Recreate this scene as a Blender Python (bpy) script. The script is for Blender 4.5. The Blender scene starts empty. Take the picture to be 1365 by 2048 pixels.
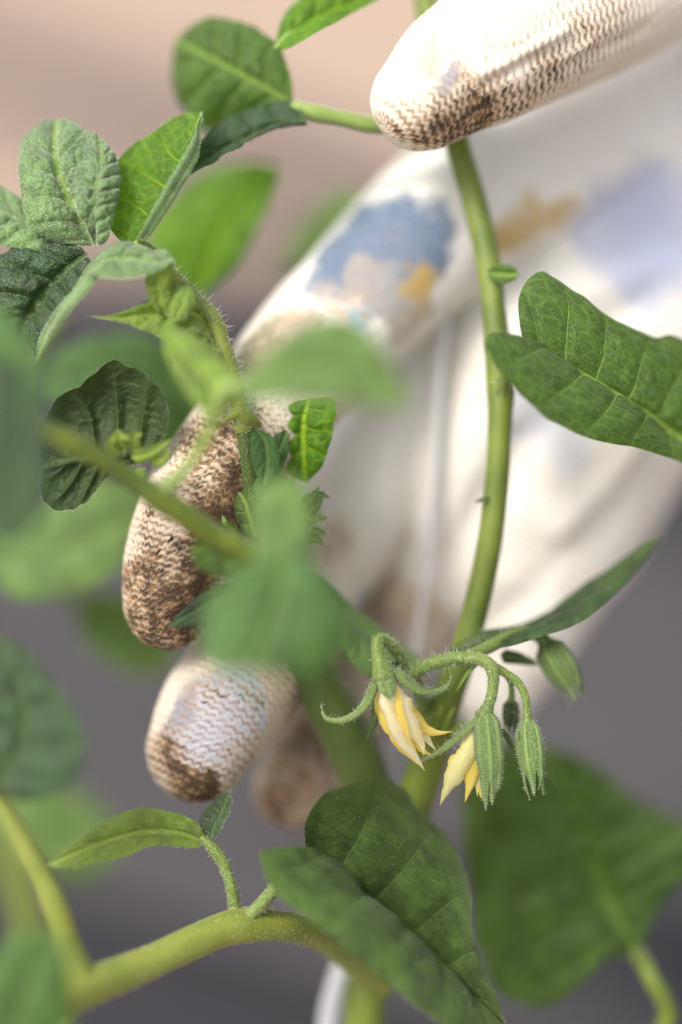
import bpy, math, random
import numpy as np
from mathutils import Vector

random.seed(7)
rng = np.random.default_rng(7)
scene = bpy.context.scene
COL = scene.collection

# ------------------------------------------------------------------ camera
PITCH = math.radians(33.0)
CAM = np.array([0.0, 0.0, 0.56])
FWD = np.array([0.0, math.cos(PITCH), -math.sin(PITCH)])
RGT = np.array([1.0, 0.0, 0.0])
UPV = np.cross(RGT, FWD)
FOCUS = 0.55
cam_data = bpy.data.cameras.new("camera")
cam = bpy.data.objects.new("camera", cam_data)
COL.objects.link(cam)
cam.location = CAM
cam.rotation_euler = (math.pi / 2 - PITCH, 0, 0)
cam_data.sensor_fit = 'VERTICAL'
cam_data.sensor_height = 36.0
cam_data.sensor_width = 24.0
cam_data.lens = 100.0
cam_data.clip_start = 0.02
cam_data.clip_end = 600.0
cam_data.dof.use_dof = True
cam_data.dof.focus_distance = FOCUS
cam_data.dof.aperture_fstop = 1.75
scene.camera = cam

# ------------------------------------------------------------------ sky, sun, exposure
SUN_EL, SUN_AZ = math.radians(56), math.radians(-125)   # azimuth from +Y (view direction) towards +X
world = bpy.data.worlds.new("World")
scene.world = world
world.use_nodes = True
wn = world.node_tree.nodes
wl = world.node_tree.links
sky = wn.new('ShaderNodeTexSky')
sky.sky_type = 'NISHITA'
sky.sun_disc = False
sky.sun_elevation = SUN_EL
sky.sun_rotation = SUN_AZ
sky.air_density = 1.0
sky.dust_density = 5.0
sky.ozone_density = 0.6
cloud = wn.new('ShaderNodeHueSaturation')      # thin cloud takes most of the blue out of the sky
cloud.inputs['Saturation'].default_value = 0.35
wl.new(sky.outputs[0], cloud.inputs['Color'])
wl.new(cloud.outputs[0], wn['Background'].inputs[0])
wn['Background'].inputs[1].default_value = 0.15
sun_data = bpy.data.lights.new("sun", 'SUN')
sun_data.energy = 1.45
sun_data.angle = math.radians(14)
sun_data.color = (1.0, 0.93, 0.82)
sun = bpy.data.objects.new("sun", sun_data)
COL.objects.link(sun)
sd = Vector((math.cos(SUN_EL) * math.sin(SUN_AZ), math.cos(SUN_EL) * math.cos(SUN_AZ), math.sin(SUN_EL)))
sun.rotation_euler = sd.to_track_quat('Z', 'Y').to_euler()
sun.location = (0, 0, 3)
scene.view_settings.view_transform = 'Standard'
scene.view_settings.look = 'None'
scene.view_settings.gamma = 1.0
scene.view_settings.use_curve_mapping = False
scene.view_settings.exposure = 0.95
scene.cycles.use_denoising = True
scene.cycles.max_bounces = 8
scene.cycles.transmission_bounces = 6

# ------------------------------------------------------------------ places
def P(x, y, d=0.0):
    """a point of the place, from its direction and its distance past the flower in mm"""
    z = FOCUS + d / 1000.0
    return CAM + FWD * z + RGT * ((x - 682.5) / 1024 * 0.18 * z) + UPV * ((1024 - y) / 1024 * 0.18 * z)

def PP(pts):
    return np.array([P(*p) for p in pts])

PX = 0.1 / 1000 * 0.967          # one pixel at the flower, in metres

def on_ground(x, y):
    v = P(x, y, 0) - CAM
    return CAM + v * (-CAM[2] / v[2])

def spline(pts, n):
    pts = np.asarray(pts, float)
    if len(pts) == 2:
        t = np.linspace(0, 1, n)[:, None]
        return pts[0] * (1 - t) + pts[1] * t
    p = np.vstack([2 * pts[0] - pts[1], pts, 2 * pts[-1] - pts[-2]])
    out = []
    m = 24
    for i in range(len(pts) - 1):
        a, b, c, d = p[i:i + 4]
        t = np.linspace(0, 1, m, endpoint=False)[:, None]
        out.append(0.5 * ((2 * b) + (-a + c) * t + (2 * a - 5 * b + 4 * c - d) * t ** 2 + (-a + 3 * b - 3 * c + d) * t ** 3))
    q = np.vstack(out + [pts[-1:]])
    L = np.concatenate([[0], np.cumsum(np.linalg.norm(np.diff(q[:, :3], axis=0), axis=1))])
    s = np.linspace(0, L[-1], n)
    return np.stack([np.interp(s, L, q[:, k]) for k in range(q.shape[1])], axis=1)

def _hash(i, j, k, seed):
    h = (i * 374761393 + j * 668265263 + k * 2147483647 + seed * 1274126177) & 0xffffffff
    h = ((h ^ (h >> 13)) * 1274126177) & 0xffffffff
    return ((h ^ (h >> 16)) & 0xffff) / 65535.0

def noise3(p, scale, seed=0):
    q = np.asarray(p) * scale + 1000.0
    f = np.floor(q)
    i = f.astype(np.int64)
    u = q - f
    u = u * u * (3 - 2 * u)
    r = 0
    for dx in (0, 1):
        for dy in (0, 1):
            for dz in (0, 1):
                w = (u[:, 0] if dx else 1 - u[:, 0]) * (u[:, 1] if dy else 1 - u[:, 1]) * (u[:, 2] if dz else 1 - u[:, 2])
                r = r + w * _hash(i[:, 0] + dx, i[:, 1] + dy, i[:, 2] + dz, seed)
    return r

def noise1(t, f, seed):
    p = np.stack([np.asarray(t) * f, np.zeros(len(t)) + seed * 3.7, np.zeros(len(t))], axis=1)
    return noise3(p, 1.0, seed) * 2 - 1

# ------------------------------------------------------------------ mesh helpers
def make_mesh(name, verts, quads, mat, parent=None, attrs=None, smooth=True, colors=None):
    verts = np.asarray(verts, dtype=np.float64)
    if parent is not None:
        top = parent
        while top.parent is not None:
            top = top.parent
        verts = verts - np.array(top.location)
    me = bpy.data.meshes.new(name)
    quads = np.asarray(quads)
    nv, nf, k = len(verts), len(quads), quads.shape[1]
    me.vertices.add(nv)
    me.vertices.foreach_set('co', verts.astype(np.float32).ravel())
    me.loops.add(nf * k)
    me.loops.foreach_set('vertex_index', quads.astype(np.int32).ravel())
    me.polygons.add(nf)
    me.polygons.foreach_set('loop_start', np.arange(0, nf * k, k, dtype=np.int32))
    me.polygons.foreach_set('use_smooth', np.full(nf, smooth))
    for a, v in (attrs or {}).items():
        v = np.asarray(v, dtype=np.float32)
        if v.ndim == 1:
            at = me.attributes.new(a, 'FLOAT', 'POINT')
            at.data.foreach_set('value', v)
        else:
            at = me.attributes.new(a, 'FLOAT_VECTOR', 'POINT')
            at.data.foreach_set('vector', v.ravel())
    me.update(calc_edges=True)
    me.validate()
    me.materials.append(mat)
    o = bpy.data.objects.new(name, me)
    COL.objects.link(o)
    if parent is not None:
        o.parent = parent
    return o

def grid_quads(nr, nc, wrap=False):
    i = np.arange(nr - 1)[:, None]
    j = np.arange(nc if wrap else nc - 1)[None, :]
    a = i * nc + j
    b = i * nc + (j + 1) % nc
    return np.stack([a, b, b + nc, a + nc], axis=-1).reshape(-1, 4)

def frames(c):
    t = np.gradient(c, axis=0)
    t /= np.linalg.norm(t, axis=1, keepdims=True) + 1e-12
    u = np.cross(t, -FWD)
    bad = np.linalg.norm(u, axis=1) < 0.05
    u[bad] = UPV
    u /= np.linalg.norm(u, axis=1, keepdims=True) + 1e-12
    v = np.cross(t, u)
    return t, u, v

def tube_geo(pts, radii_mm, n=60, sides=20, ribs=0.0, nrib=5, wob=0.0, seed=1, closed=True):
    pr = np.hstack([PP(pts) if not isinstance(pts, np.ndarray) else pts, np.array(radii_mm, float)[:, None] / 1000])
    q = spline(pr, n)
    c, r = q[:, :3], np.maximum(q[:, 3], 1e-5)
    t, u, v = frames(c)
    a = np.linspace(0, 2 * np.pi, sides, endpoint=False)
    rr = r[:, None] * (1 + ribs * np.cos(nrib * a)[None, :])
    if wob:
        rr = rr * (1 + wob * noise1(np.linspace(0, 1, n) * 1.0, 14, seed)[:, None])
    ring = c[:, None, :] + rr[:, :, None] * (np.cos(a)[None, :, None] * u[:, None, :] + np.sin(a)[None, :, None] * v[:, None, :])
    verts = ring.reshape(-1, 3)
    quads = grid_quads(n, sides, True)
    if closed:   # rounded ends
        vs, qs = [verts], [quads]
        base = len(verts)
        for end, sgn in ((0, -1), (n - 1, 1)):
            prev = np.arange(sides) + end * sides
            for k, f in enumerate((0.35, 0.7, 0.92)):
                rr2 = r[end] * math.sqrt(1 - f * f)
                rg = c[end] + sgn * t[end] * r[end] * f + rr2 * (np.cos(a)[:, None] * u[end] + np.sin(a)[:, None] * v[end])
                vs.append(rg)
                cur = np.arange(sides) + base
                base += sides
                nx = np.roll(np.arange(sides), -1)
                if sgn > 0:
                    qs.append(np.stack([prev, prev[nx], cur[nx], cur], 1))
                else:
                    qs.append(np.stack([cur, cur[nx], prev[nx], prev], 1))
                prev = cur
            vs.append((c[end] + sgn * t[end] * r[end])[None, :])
            tip = np.full(sides, base)
            base += 1
            nx = np.roll(np.arange(sides), -1)
            if sgn > 0:
                qs.append(np.stack([prev, prev[nx], tip, tip], 1))
            else:
                qs.append(np.stack([tip, tip, prev[nx], prev], 1))
        verts, quads = np.vstack(vs), np.vstack(qs)
    return verts, quads, (c, r, t, u, v)

def hair_mesh(base, dirs, length, rad=0.00005, curl=0.25):
    """fine tapering hairs: base points, directions, lengths in metres"""
    n = len(base)
    dirs = dirs / (np.linalg.norm(dirs, axis=1, keepdims=True) + 1e-12)
    ref = rng.normal(size=(n, 3))
    u = np.cross(dirs, ref); u /= np.linalg.norm(u, axis=1, keepdims=True) + 1e-12
    v = np.cross(dirs, u)
    L = length[:, None]
    mid = base + dirs * L * 0.55 + u * L * curl * 0.25
    tip = base + dirs * L + u * L * curl
    vs = np.zeros((n, 7, 3))
    for k in range(3):
        a = 2 * math.pi * k / 3
        off = math.cos(a) * u + math.sin(a) * v
        vs[:, k] = base + off * rad
        vs[:, 3 + k] = mid + off * rad * 0.7
    vs[:, 6] = tip
    f = []
    for k in range(3):
        m = (k + 1) % 3
        f.append([k, m, 3 + m]); f.append([k, 3 + m, 3 + k]); f.append([3 + k, 3 + m, 6])
    f = np.array(f)
    tris = (np.arange(n)[:, None, None] * 7 + f[None]).reshape(-1, 3)
    return vs.reshape(-1, 3), tris

def add_hairs(parent, pts, nrm, n, lo, hi, rad=0.055, lean=0.35, name="hair"):
    while parent.parent is not None and parent.parent.parent is not None:   # never deeper than thing > part > sub-part
        parent = parent.parent
    idx = rng.integers(0, len(pts), n)
    b = pts[idx]
    d = nrm[idx] + rng.normal(size=(n, 3)) * lean
    ln = rng.uniform(lo, hi, n) / 1000
    vs, tr = hair_mesh(b, d, ln, rad / 1000)
    o = make_mesh(name, vs, tr, M['hair'], parent)
    o['kind'] = 'stuff'
    return o

def stem(name, pts, radii, mat, parent, n=70, sides=20, hairs=0, hl=(0.5, 1.6), fuzz=0, seed=1, **kw):
    vs, qs, (c, r, t, u, v) = tube_geo(pts, radii, n, sides, wob=kw.pop('wob', 0.04), ribs=kw.pop('ribs', 0.02), seed=seed, **kw)
    o = make_mesh(name, vs, qs, mat, parent)
    if hairs or fuzz:
        m = 4000
        k = rng.integers(0, n - 1, m); f = rng.random(m)[:, None]
        a = rng.random(m) * 2 * np.pi
        cc = c[k] * (1 - f) + c[k + 1] * f
        nn = np.cos(a)[:, None] * u[k] + np.sin(a)[:, None] * v[k]
        pp = cc + nn * r[k][:, None] * 0.97
        if hairs:
            add_hairs(o, pp, nn, hairs, hl[0], hl[1])
        if fuzz:
            add_hairs(o, pp, nn, fuzz, 0.12, 0.3, rad=0.05, name="fuzz")
    return o

# ------------------------------------------------------------------ materials
M = {}
def new_mat(name):
    m = bpy.data.materials.new(name)
    m.use_nodes = True
    nt = m.node_tree
    nt.nodes.clear()
    return m, nt, nt.nodes, nt.links

def nd(nt, typ, **kw):
    n = nt.nodes.new(typ)
    for k, v in kw.items():
        setattr(n, k, v)
    return n

def math_n(nt, op, a, b=None, c=None, clamp=False):
    n = nt.nodes.new('ShaderNodeMath'); n.operation = op; n.use_clamp = clamp
    for i, x in enumerate((a, b, c)):
        if x is None: continue
        if isinstance(x, (int, float)): n.inputs[i].default_value = x
        else: nt.links.new(x, n.inputs[i])
    return n.outputs[0]

def maprange(nt, v, a, b, c=0.0, d=1.0):
    n = nt.nodes.new('ShaderNodeMapRange'); n.interpolation_type = 'SMOOTHSTEP'
    nt.links.new(v, n.inputs[0])
    for i, x in zip((1, 2, 3, 4), (a, b, c, d)): n.inputs[i].default_value = x
    return n.outputs[0]

def mixc(nt, f, a, b):
    n = nt.nodes.new('ShaderNodeMix'); n.data_type = 'RGBA'
    for s, x in ((n.inputs[0], f), (n.inputs[6], a), (n.inputs[7], b)):
        if isinstance(x, (int, float)): s.default_value = x
        elif isinstance(x, tuple): s.default_value = (*x, 1)
        else: nt.links.new(x, s)
    return n.outputs[2]

def attr(nt, name, out='Fac'):
    n = nt.nodes.new('ShaderNodeAttribute'); n.attribute_name = name
    return n.outputs[out]

def noise_n(nt, vec, scale, detail=3, rough=0.55):
    n = nt.nodes.new('ShaderNodeTexNoise')
    n.inputs['Scale'].default_value = scale
    n.inputs['Detail'].default_value = detail
    n.inputs['Roughness'].default_value = rough
    if vec is not None: nt.links.new(vec, n.inputs['Vector'])
    return n.outputs['Fac']

def leaf_mat(name, top, under, vein, trans_col, fuzz=0.3, trans=0.35, rough=0.5, sheen=0.15, mott=0.35, vein_amt=0.6):
    m, nt, N, Lk = new_mat(name)
    out = nd(nt, 'ShaderNodeOutputMaterial')
    q = attr(nt, 'vein_phase'); sp = attr(nt, 'vein_gap'); mm = attr(nt, 'mid_mm'); s = attr(nt, 'across')
    lv = attr(nt, 'leaf_mm', 'Vector')
    # vein masks
    fr = math_n(nt, 'FRACT', q)
    dl = math_n(nt, 'MULTIPLY', math_n(nt, 'MINIMUM', fr, math_n(nt, 'SUBTRACT', 1.0, fr)), sp)
    lat = maprange(nt, math_n(nt, 'MULTIPLY', dl, math_n(nt, 'ADD', math_n(nt, 'MULTIPLY', math_n(nt, 'ABSOLUTE', s), 1.3), 0.8)), 0.06, 0.30, 1.0, 0.0)
    lat = math_n(nt, 'MULTIPLY', lat, maprange(nt, math_n(nt, 'ABSOLUTE', s), 0.35, 1.0, 1.0, 0.25))
    mid = maprange(nt, math_n(nt, 'ABSOLUTE', mm), 0.25, 0.75, 1.0, 0.0)
    wn_ = nd(nt, 'ShaderNodeTexNoise'); wn_.inputs['Scale'].default_value = 0.6
    Lk.new(lv, wn_.inputs['Vector'])
    vm = nd(nt, 'ShaderNodeVectorMath', operation='MULTIPLY_ADD')
    Lk.new(wn_.outputs['Color'], vm.inputs[0]); vm.inputs[1].default_value = (0.7, 0.7, 0); Lk.new(lv, vm.inputs[2])
    vo = nd(nt, 'ShaderNodeTexVoronoi', feature='DISTANCE_TO_EDGE'); vo.inputs['Scale'].default_value = 0.45
    Lk.new(vm.outputs[0], vo.inputs['Vector'])
    ter = maprange(nt, vo.outputs['Distance'], 0.0, 0.13, 1.0, 0.0)
    vo2 = nd(nt, 'ShaderNodeTexVoronoi', feature='DISTANCE_TO_EDGE'); vo2.inputs['Scale'].default_value = 1.25
    Lk.new(vm.outputs[0], vo2.inputs['Vector'])
    ter2 = maprange(nt, vo2.outputs['Distance'], 0.0, 0.12, 1.0, 0.0)
    v = math_n(nt, 'MAXIMUM', mid, lat)
    v2 = math_n(nt, 'MAXIMUM', v, math_n(nt, 'MULTIPLY', ter, 0.32))
    v2 = math_n(nt, 'MAXIMUM', v2, math_n(nt, 'MULTIPLY', ter2, 0.16))
    # colour
    n1 = noise_n(nt, lv, 0.16, 3)
    n2 = noise_n(nt, lv, 1.3, 4, 0.7)
    dark = tuple(c * 0.42 for c in top); lite = tuple(min(1, c * 1.55) for c in top)
    c1 = mixc(nt, maprange(nt, n1, 0.3, 0.7), dark, lite)
    c1 = mixc(nt, math_n(nt, 'MULTIPLY', mott, n2), c1, lite)
    c1 = mixc(nt, math_n(nt, 'MULTIPLY', v2, vein_amt), c1, vein)
    fz = noise_n(nt, lv, 5.0, 2, 0.6)
    fzm = math_n(nt, 'MULTIPLY', maprange(nt, fz, 0.54, 0.66), fuzz)
    c1 = mixc(nt, fzm, c1, (0.50, 0.57, 0.43))
    ud = tuple(c * 0.75 for c in under)
    cu = mixc(nt, maprange(nt, n1, 0.3, 0.7), ud, under)
    cu = mixc(nt, math_n(nt, 'MULTIPLY', v2, 0.55), cu, tuple(min(1, c * 1.7) for c in under))
    cu = mixc(nt, math_n(nt, 'MULTIPLY', fzm, 0.35), cu, (0.45, 0.52, 0.38))
    geo = nd(nt, 'ShaderNodeNewGeometry')
    col = mixc(nt, geo.outputs['Backfacing'], c1, cu)
    # relief: veins sunken seen from above, raised from below (same height field)
    h = math_n(nt, 'MULTIPLY', v2, -0.6)
    h = math_n(nt, 'ADD', h, math_n(nt, 'MULTIPLY', n2, 0.5))
    h = math_n(nt, 'ADD', h, math_n(nt, 'MULTIPLY', fz, 0.25))
    bp = nd(nt, 'ShaderNodeBump'); bp.inputs['Strength'].default_value = 0.8; bp.inputs['Distance'].default_value = 0.0006
    Lk.new(h, bp.inputs['Height'])
    b = nd(nt, 'ShaderNodeBsdfPrincipled')
    Lk.new(col, b.inputs['Base Color'])
    b.inputs['Roughness'].default_value = rough
    b.inputs['Specular IOR Level'].default_value = 0.35
    b.inputs['Sheen Weight'].default_value = sheen
    b.inputs['Sheen Roughness'].default_value = 0.4
    Lk.new(bp.outputs[0], b.inputs['Normal'])
    tr = nd(nt, 'ShaderNodeBsdfTranslucent')
    tc = mixc(nt, math_n(nt, 'MULTIPLY', v2, 0.7), trans_col, tuple(min(1, c * 1.6) for c in trans_col))
    Lk.new(tc, tr.inputs['Color']); Lk.new(bp.outputs[0], tr.inputs['Normal'])
    mx = nd(nt, 'ShaderNodeMixShader'); mx.inputs[0].default_value = trans
    Lk.new(b.outputs[0], mx.inputs[1]); Lk.new(tr.outputs[0], mx.inputs[2]); Lk.new(mx.outputs[0], out.inputs[0])
    M[name] = m

leaf_mat('leaf_mature', (0.026, 0.064, 0.004), (0.085, 0.135, 0.045), (0.19, 0.28, 0.045), (0.14, 0.32, 0.010), sheen=0.10, fuzz=0.25, vein_amt=1.0)
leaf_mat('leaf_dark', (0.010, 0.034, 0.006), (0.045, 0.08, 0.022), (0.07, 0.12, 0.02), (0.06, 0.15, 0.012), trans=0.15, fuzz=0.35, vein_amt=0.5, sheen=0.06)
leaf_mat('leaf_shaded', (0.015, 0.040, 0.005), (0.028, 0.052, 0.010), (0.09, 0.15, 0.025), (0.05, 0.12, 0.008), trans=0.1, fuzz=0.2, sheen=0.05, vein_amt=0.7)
leaf_mat('leaf_waxy', (0.036, 0.070, 0.007), (0.07, 0.11, 0.04), (0.12, 0.18, 0.04), (0.05, 0.13, 0.008), trans=0.12, fuzz=0.15, sheen=0.08, vein_amt=0.6, rough=0.5)
leaf_mat('leaf_young', (0.070, 0.140, 0.035), (0.13, 0.21, 0.085), (0.16, 0.26, 0.03), (0.20, 0.36, 0.06), fuzz=1.0, trans=0.2, sheen=0.5, rough=0.6)
leaf_mat('leaf_bright', (0.045, 0.125, 0.003), (0.13, 0.22, 0.055), (0.34, 0.50, 0.03), (0.20, 0.48, 0.006), trans=0.45, fuzz=0.15, sheen=0.03, vein_amt=0.85)
leaf_mat('leaf_pale', (0.075, 0.15, 0.03), (0.12, 0.20, 0.06), (0.2, 0.29, 0.07), (0.24, 0.38, 0.05), trans=0.35, fuzz=0.4, sheen=0.2)
leaf_mat('leaf_lime', (0.115, 0.19, 0.014), (0.16, 0.24, 0.05), (0.26, 0.36, 0.05), (0.30, 0.45, 0.03), trans=0.35, fuzz=0.45, sheen=0.15)
leaf_mat('leaf_soft', (0.052, 0.125, 0.028), (0.10, 0.18, 0.06), (0.15, 0.25, 0.07), (0.15, 0.32, 0.04), trans=0.35, fuzz=0.2, sheen=0.12)
leaf_mat('sepal', (0.12, 0.20, 0.035), (0.14, 0.22, 0.05), (0.2, 0.27, 0.05), (0.16, 0.28, 0.03), fuzz=1.0, trans=0.15, sheen=0.2)

def petal_mat(name, a, b_, c_):
    m, nt, N, Lk = new_mat(name)
    out = nd(nt, 'ShaderNodeOutputMaterial')
    lv = attr(nt, 'leaf_mm', 'Vector'); s = attr(nt, 'across')
    mp = nd(nt, 'ShaderNodeMapping'); mp.inputs['Scale'].default_value = (3.6, 0.16, 1)
    Lk.new(lv, mp.inputs['Vector'])
    n1 = noise_n(nt, mp.outputs[0], 1.0, 4, 0.6)
    f = maprange(nt, n1, 0.36, 0.62)
    c = mixc(nt, f, a, b_)
    e = maprange(nt, math_n(nt, 'ABSOLUTE', s), 0.6, 1.0)
    c = mixc(nt, math_n(nt, 'MULTIPLY', e, 0.45), c, c_)
    bp = nd(nt, 'ShaderNodeBump'); bp.inputs['Strength'].default_value = 0.7; bp.inputs['Distance'].default_value = 0.0003
    Lk.new(n1, bp.inputs['Height'])
    b = nd(nt, 'ShaderNodeBsdfPrincipled'); Lk.new(c, b.inputs['Base Color']); b.inputs['Roughness'].default_value = 0.5
    b.inputs['Specular IOR Level'].default_value = 0.3
    Lk.new(bp.outputs[0], b.inputs['Normal'])
    tr = nd(nt, 'ShaderNodeBsdfTranslucent'); Lk.new(c, tr.inputs['Color'])
    mx = nd(nt, 'ShaderNodeMixShader'); mx.inputs[0].default_value = 0.4
    Lk.new(b.outputs[0], mx.inputs[1]); Lk.new(tr.outputs[0], mx.inputs[2]); Lk.new(mx.outputs[0], out.inputs[0])
    M[name] = m
petal_mat('petal_old', (0.92, 0.89, 0.72), (0.92, 0.80, 0.42), (0.88, 0.58, 0.06))
petal_mat('petal_yellow', (0.92, 0.88, 0.50), (0.92, 0.82, 0.28), (0.90, 0.70, 0.08))
petal_mat('petal_gold', (0.90, 0.66, 0.08), (0.90, 0.76, 0.25), (0.85, 0.50, 0.03))

def stem_mat(name, a, b_, sparkle=0.5):
    m, nt, N, Lk = new_mat(name)
    out = nd(nt, 'ShaderNodeOutputMaterial')
    tc = nd(nt, 'ShaderNodeTexCoord')
    n1 = noise_n(nt, tc.outputs['Object'], 90, 4)
    n2 = noise_n(nt, tc.outputs['Object'], 4200, 2)
    c = mixc(nt, maprange(nt, n1, 0.35, 0.65), a, b_)
    k = maprange(nt, n2, 0.56, 0.66)
    c = mixc(nt, math_n(nt, 'MULTIPLY', k, sparkle), c, (0.42, 0.5, 0.22))
    bp = nd(nt, 'ShaderNodeBump'); bp.inputs['Strength'].default_value = 0.5; bp.inputs['Distance'].default_value = 0.0002
    Lk.new(n2, bp.inputs['Height'])
    b = nd(nt, 'ShaderNodeBsdfPrincipled'); Lk.new(c, b.inputs['Base Color']); b.inputs['Roughness'].default_value = 0.45
    b.inputs['Specular IOR Level'].default_value = 0.4
    b.inputs['Subsurface Weight'].default_value = 0.25
    b.inputs['Subsurface Radius'].default_value = (0.6, 1.0, 0.2)
    b.inputs['Subsurface Scale'].default_value = 0.002
    b.inputs['Sheen Weight'].default_value = 0.12
    Lk.new(bp.outputs[0], b.inputs['Normal']); Lk.new(b.outputs[0], out.inputs[0])
    M[name] = m
stem_mat('stem_green', (0.075, 0.115, 0.004), (0.135, 0.175, 0.012), 0.2)
stem_mat('stem_deep', (0.026, 0.052, 0.002), (0.05, 0.08, 0.004), 0.2)
stem_mat('stem_yellow', (0.12, 0.155, 0.012), (0.19, 0.215, 0.026), 0.5)
stem_mat('stem_fuzzy', (0.075, 0.125, 0.010), (0.125, 0.185, 0.022), 1.0)
stem_mat('stem_pale', (0.17, 0.25, 0.05), (0.22, 0.30, 0.08), 0.2)

def simple_mat(name, colr, rough=0.7, trans=0.0, sheen=0):
    m, nt, N, Lk = new_mat(name)
    out = nd(nt, 'ShaderNodeOutputMaterial')
    b = nd(nt, 'ShaderNodeBsdfPrincipled'); b.inputs['Base Color'].default_value = (*colr, 1); b.inputs['Roughness'].default_value = rough
    b.inputs['Sheen Weight'].default_value = sheen
    tc = nd(nt, 'ShaderNodeTexCoord')
    n1 = noise_n(nt, tc.outputs['Object'], 800, 3)
    Lk.new(mixc(nt, n1, tuple(c * 0.85 for c in colr), tuple(min(1, c * 1.1) for c in colr)), b.inputs['Base Color'])
    if trans:
        tr = nd(nt, 'ShaderNodeBsdfTranslucent'); tr.inputs['Color'].default_value = (*colr, 1)
        mx = nd(nt, 'ShaderNodeMixShader'); mx.inputs[0].default_value = trans
        Lk.new(b.outputs[0], mx.inputs[1]); Lk.new(tr.outputs[0], mx.inputs[2]); Lk.new(mx.outputs[0], out.inputs[0])
    else:
        Lk.new(b.outputs[0], out.inputs[0])
    M[name] = m
simple_mat('hair', (0.72, 0.78, 0.62), 0.5, 0.5)
simple_mat('string_white', (0.50, 0.50, 0.52), 0.9)
simple_mat('brown_tip', (0.10, 0.07, 0.03), 0.7)
simple_mat('shirt', (0.55, 0.55, 0.56), 0.9)
simple_mat('crumb', (0.03, 0.018, 0.01), 0.95)

def ground_mat(name, a, b_, sc, bump=0.004):
    m, nt, N, Lk = new_mat(name)
    out = nd(nt, 'ShaderNodeOutputMaterial')
    tc = nd(nt, 'ShaderNodeTexCoord')
    n1 = noise_n(nt, tc.outputs['Object'], sc, 5, 0.6)
    n2 = noise_n(nt, tc.outputs['Object'], sc * 30, 3, 0.6)
    f = math_n(nt, 'ADD', math_n(nt, 'MULTIPLY', maprange(nt, n1, 0.35, 0.65), 0.75), math_n(nt, 'MULTIPLY', n2, 0.25))
    b = nd(nt, 'ShaderNodeBsdfPrincipled'); Lk.new(mixc(nt, f, a, b_), b.inputs['Base Color']); b.inputs['Roughness'].default_value = 0.9
    bp = nd(nt, 'ShaderNodeBump'); bp.inputs['Strength'].default_value = 0.5; bp.inputs['Distance'].default_value = bump
    Lk.new(n2, bp.inputs['Height']); Lk.new(bp.outputs[0], b.inputs['Normal'])
    Lk.new(b.outputs[0], out.inputs[0])
    M[name] = m
ground_mat('sand', (0.22, 0.16, 0.12), (0.35, 0.26, 0.20), 1.2)
ground_mat('soil', (0.04, 0.032, 0.036), (0.07, 0.055, 0.057), 3)
ground_mat('mat_dark', (0.013, 0.012, 0.017), (0.020, 0.018, 0.023), 4, 0.001)
ground_mat('mat_grey', (0.036, 0.033, 0.036), (0.052, 0.047, 0.050), 4, 0.001)

# ------------------------------------------------------------------ the ground
def strip(name, corners, z, mat, thick=0.003, kind='structure'):
    cs = np.array(corners, float)
    nseg = 24
    top, vs = [], []
    for i in range(nseg + 1):
        f = i / nseg
        a = cs[0] * (1 - f) + cs[1] * f
        b = cs[3] * (1 - f) + cs[2] * f
        w = 0.008 * math.sin(i * 1.7)
        vs += [[a[0], a[1] + w, z - thick], [a[0], a[1] + w, z], [b[0], b[1] + w * 0.6, z], [b[0], b[1] + w * 0.6, z - thick]]
    q = []
    for i in range(nseg):
        for k in range(4):
            a0 = i * 4 + k; a1 = i * 4 + (k + 1) % 4
            q.append([a0, a0 + 4, a1 + 4, a1])
    q.append([0, 1, 2, 3]); e = nseg * 4; q.append([e + 3, e + 2, e + 1, e])
    o = make_mesh(name, vs, q, mat, smooth=False)
    o['kind'] = kind
    return o

def band(name, p0, p1, q0, q1, z, mat):
    """a strip on the ground whose far edge runs p0-p1 and near edge q0-q1, stretched well past the view"""
    a, b = on_ground(*p0)[:2], on_ground(*p1)[:2]
    c, d = on_ground(*q0)[:2], on_ground(*q1)[:2]
    u = b - a; v = d - c
    a, b = a - u * 3, b + u * 3
    c, d = c - v * 3, d + v * 3
    return strip(name, [a, b, d, c], z, M[mat])

vs = []
G = 60
xs = np.sign(np.linspace(-1, 1, G)) * np.abs(np.linspace(-1, 1, G)) ** 3 * 200
gx, gy = np.meshgrid(xs, xs)
gz = np.zeros_like(gx)
g = make_mesh('ground', np.stack([gx.ravel(), gy.ravel(), gz.ravel()], 1), grid_quads(G, G), M['sand'])
g['kind'] = 'structure'
band('soil_path', (0, 95), (1365, 560), (0, 215), (1365, 760), 0.004, 'soil')
band('weed_mat', (0, 520), (1365, 640), (0, 3000), (1365, 3000), 0.006, 'mat_dark')
band('weed_mat', (0, 900), (1365, 1120), (0, 1640), (1365, 1830), 0.010, 'mat_grey')
band('weed_mat', (0, 1560), (1365, 2080), (0, 1780), (1365, 2330), 0.014, 'mat_grey')

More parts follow.
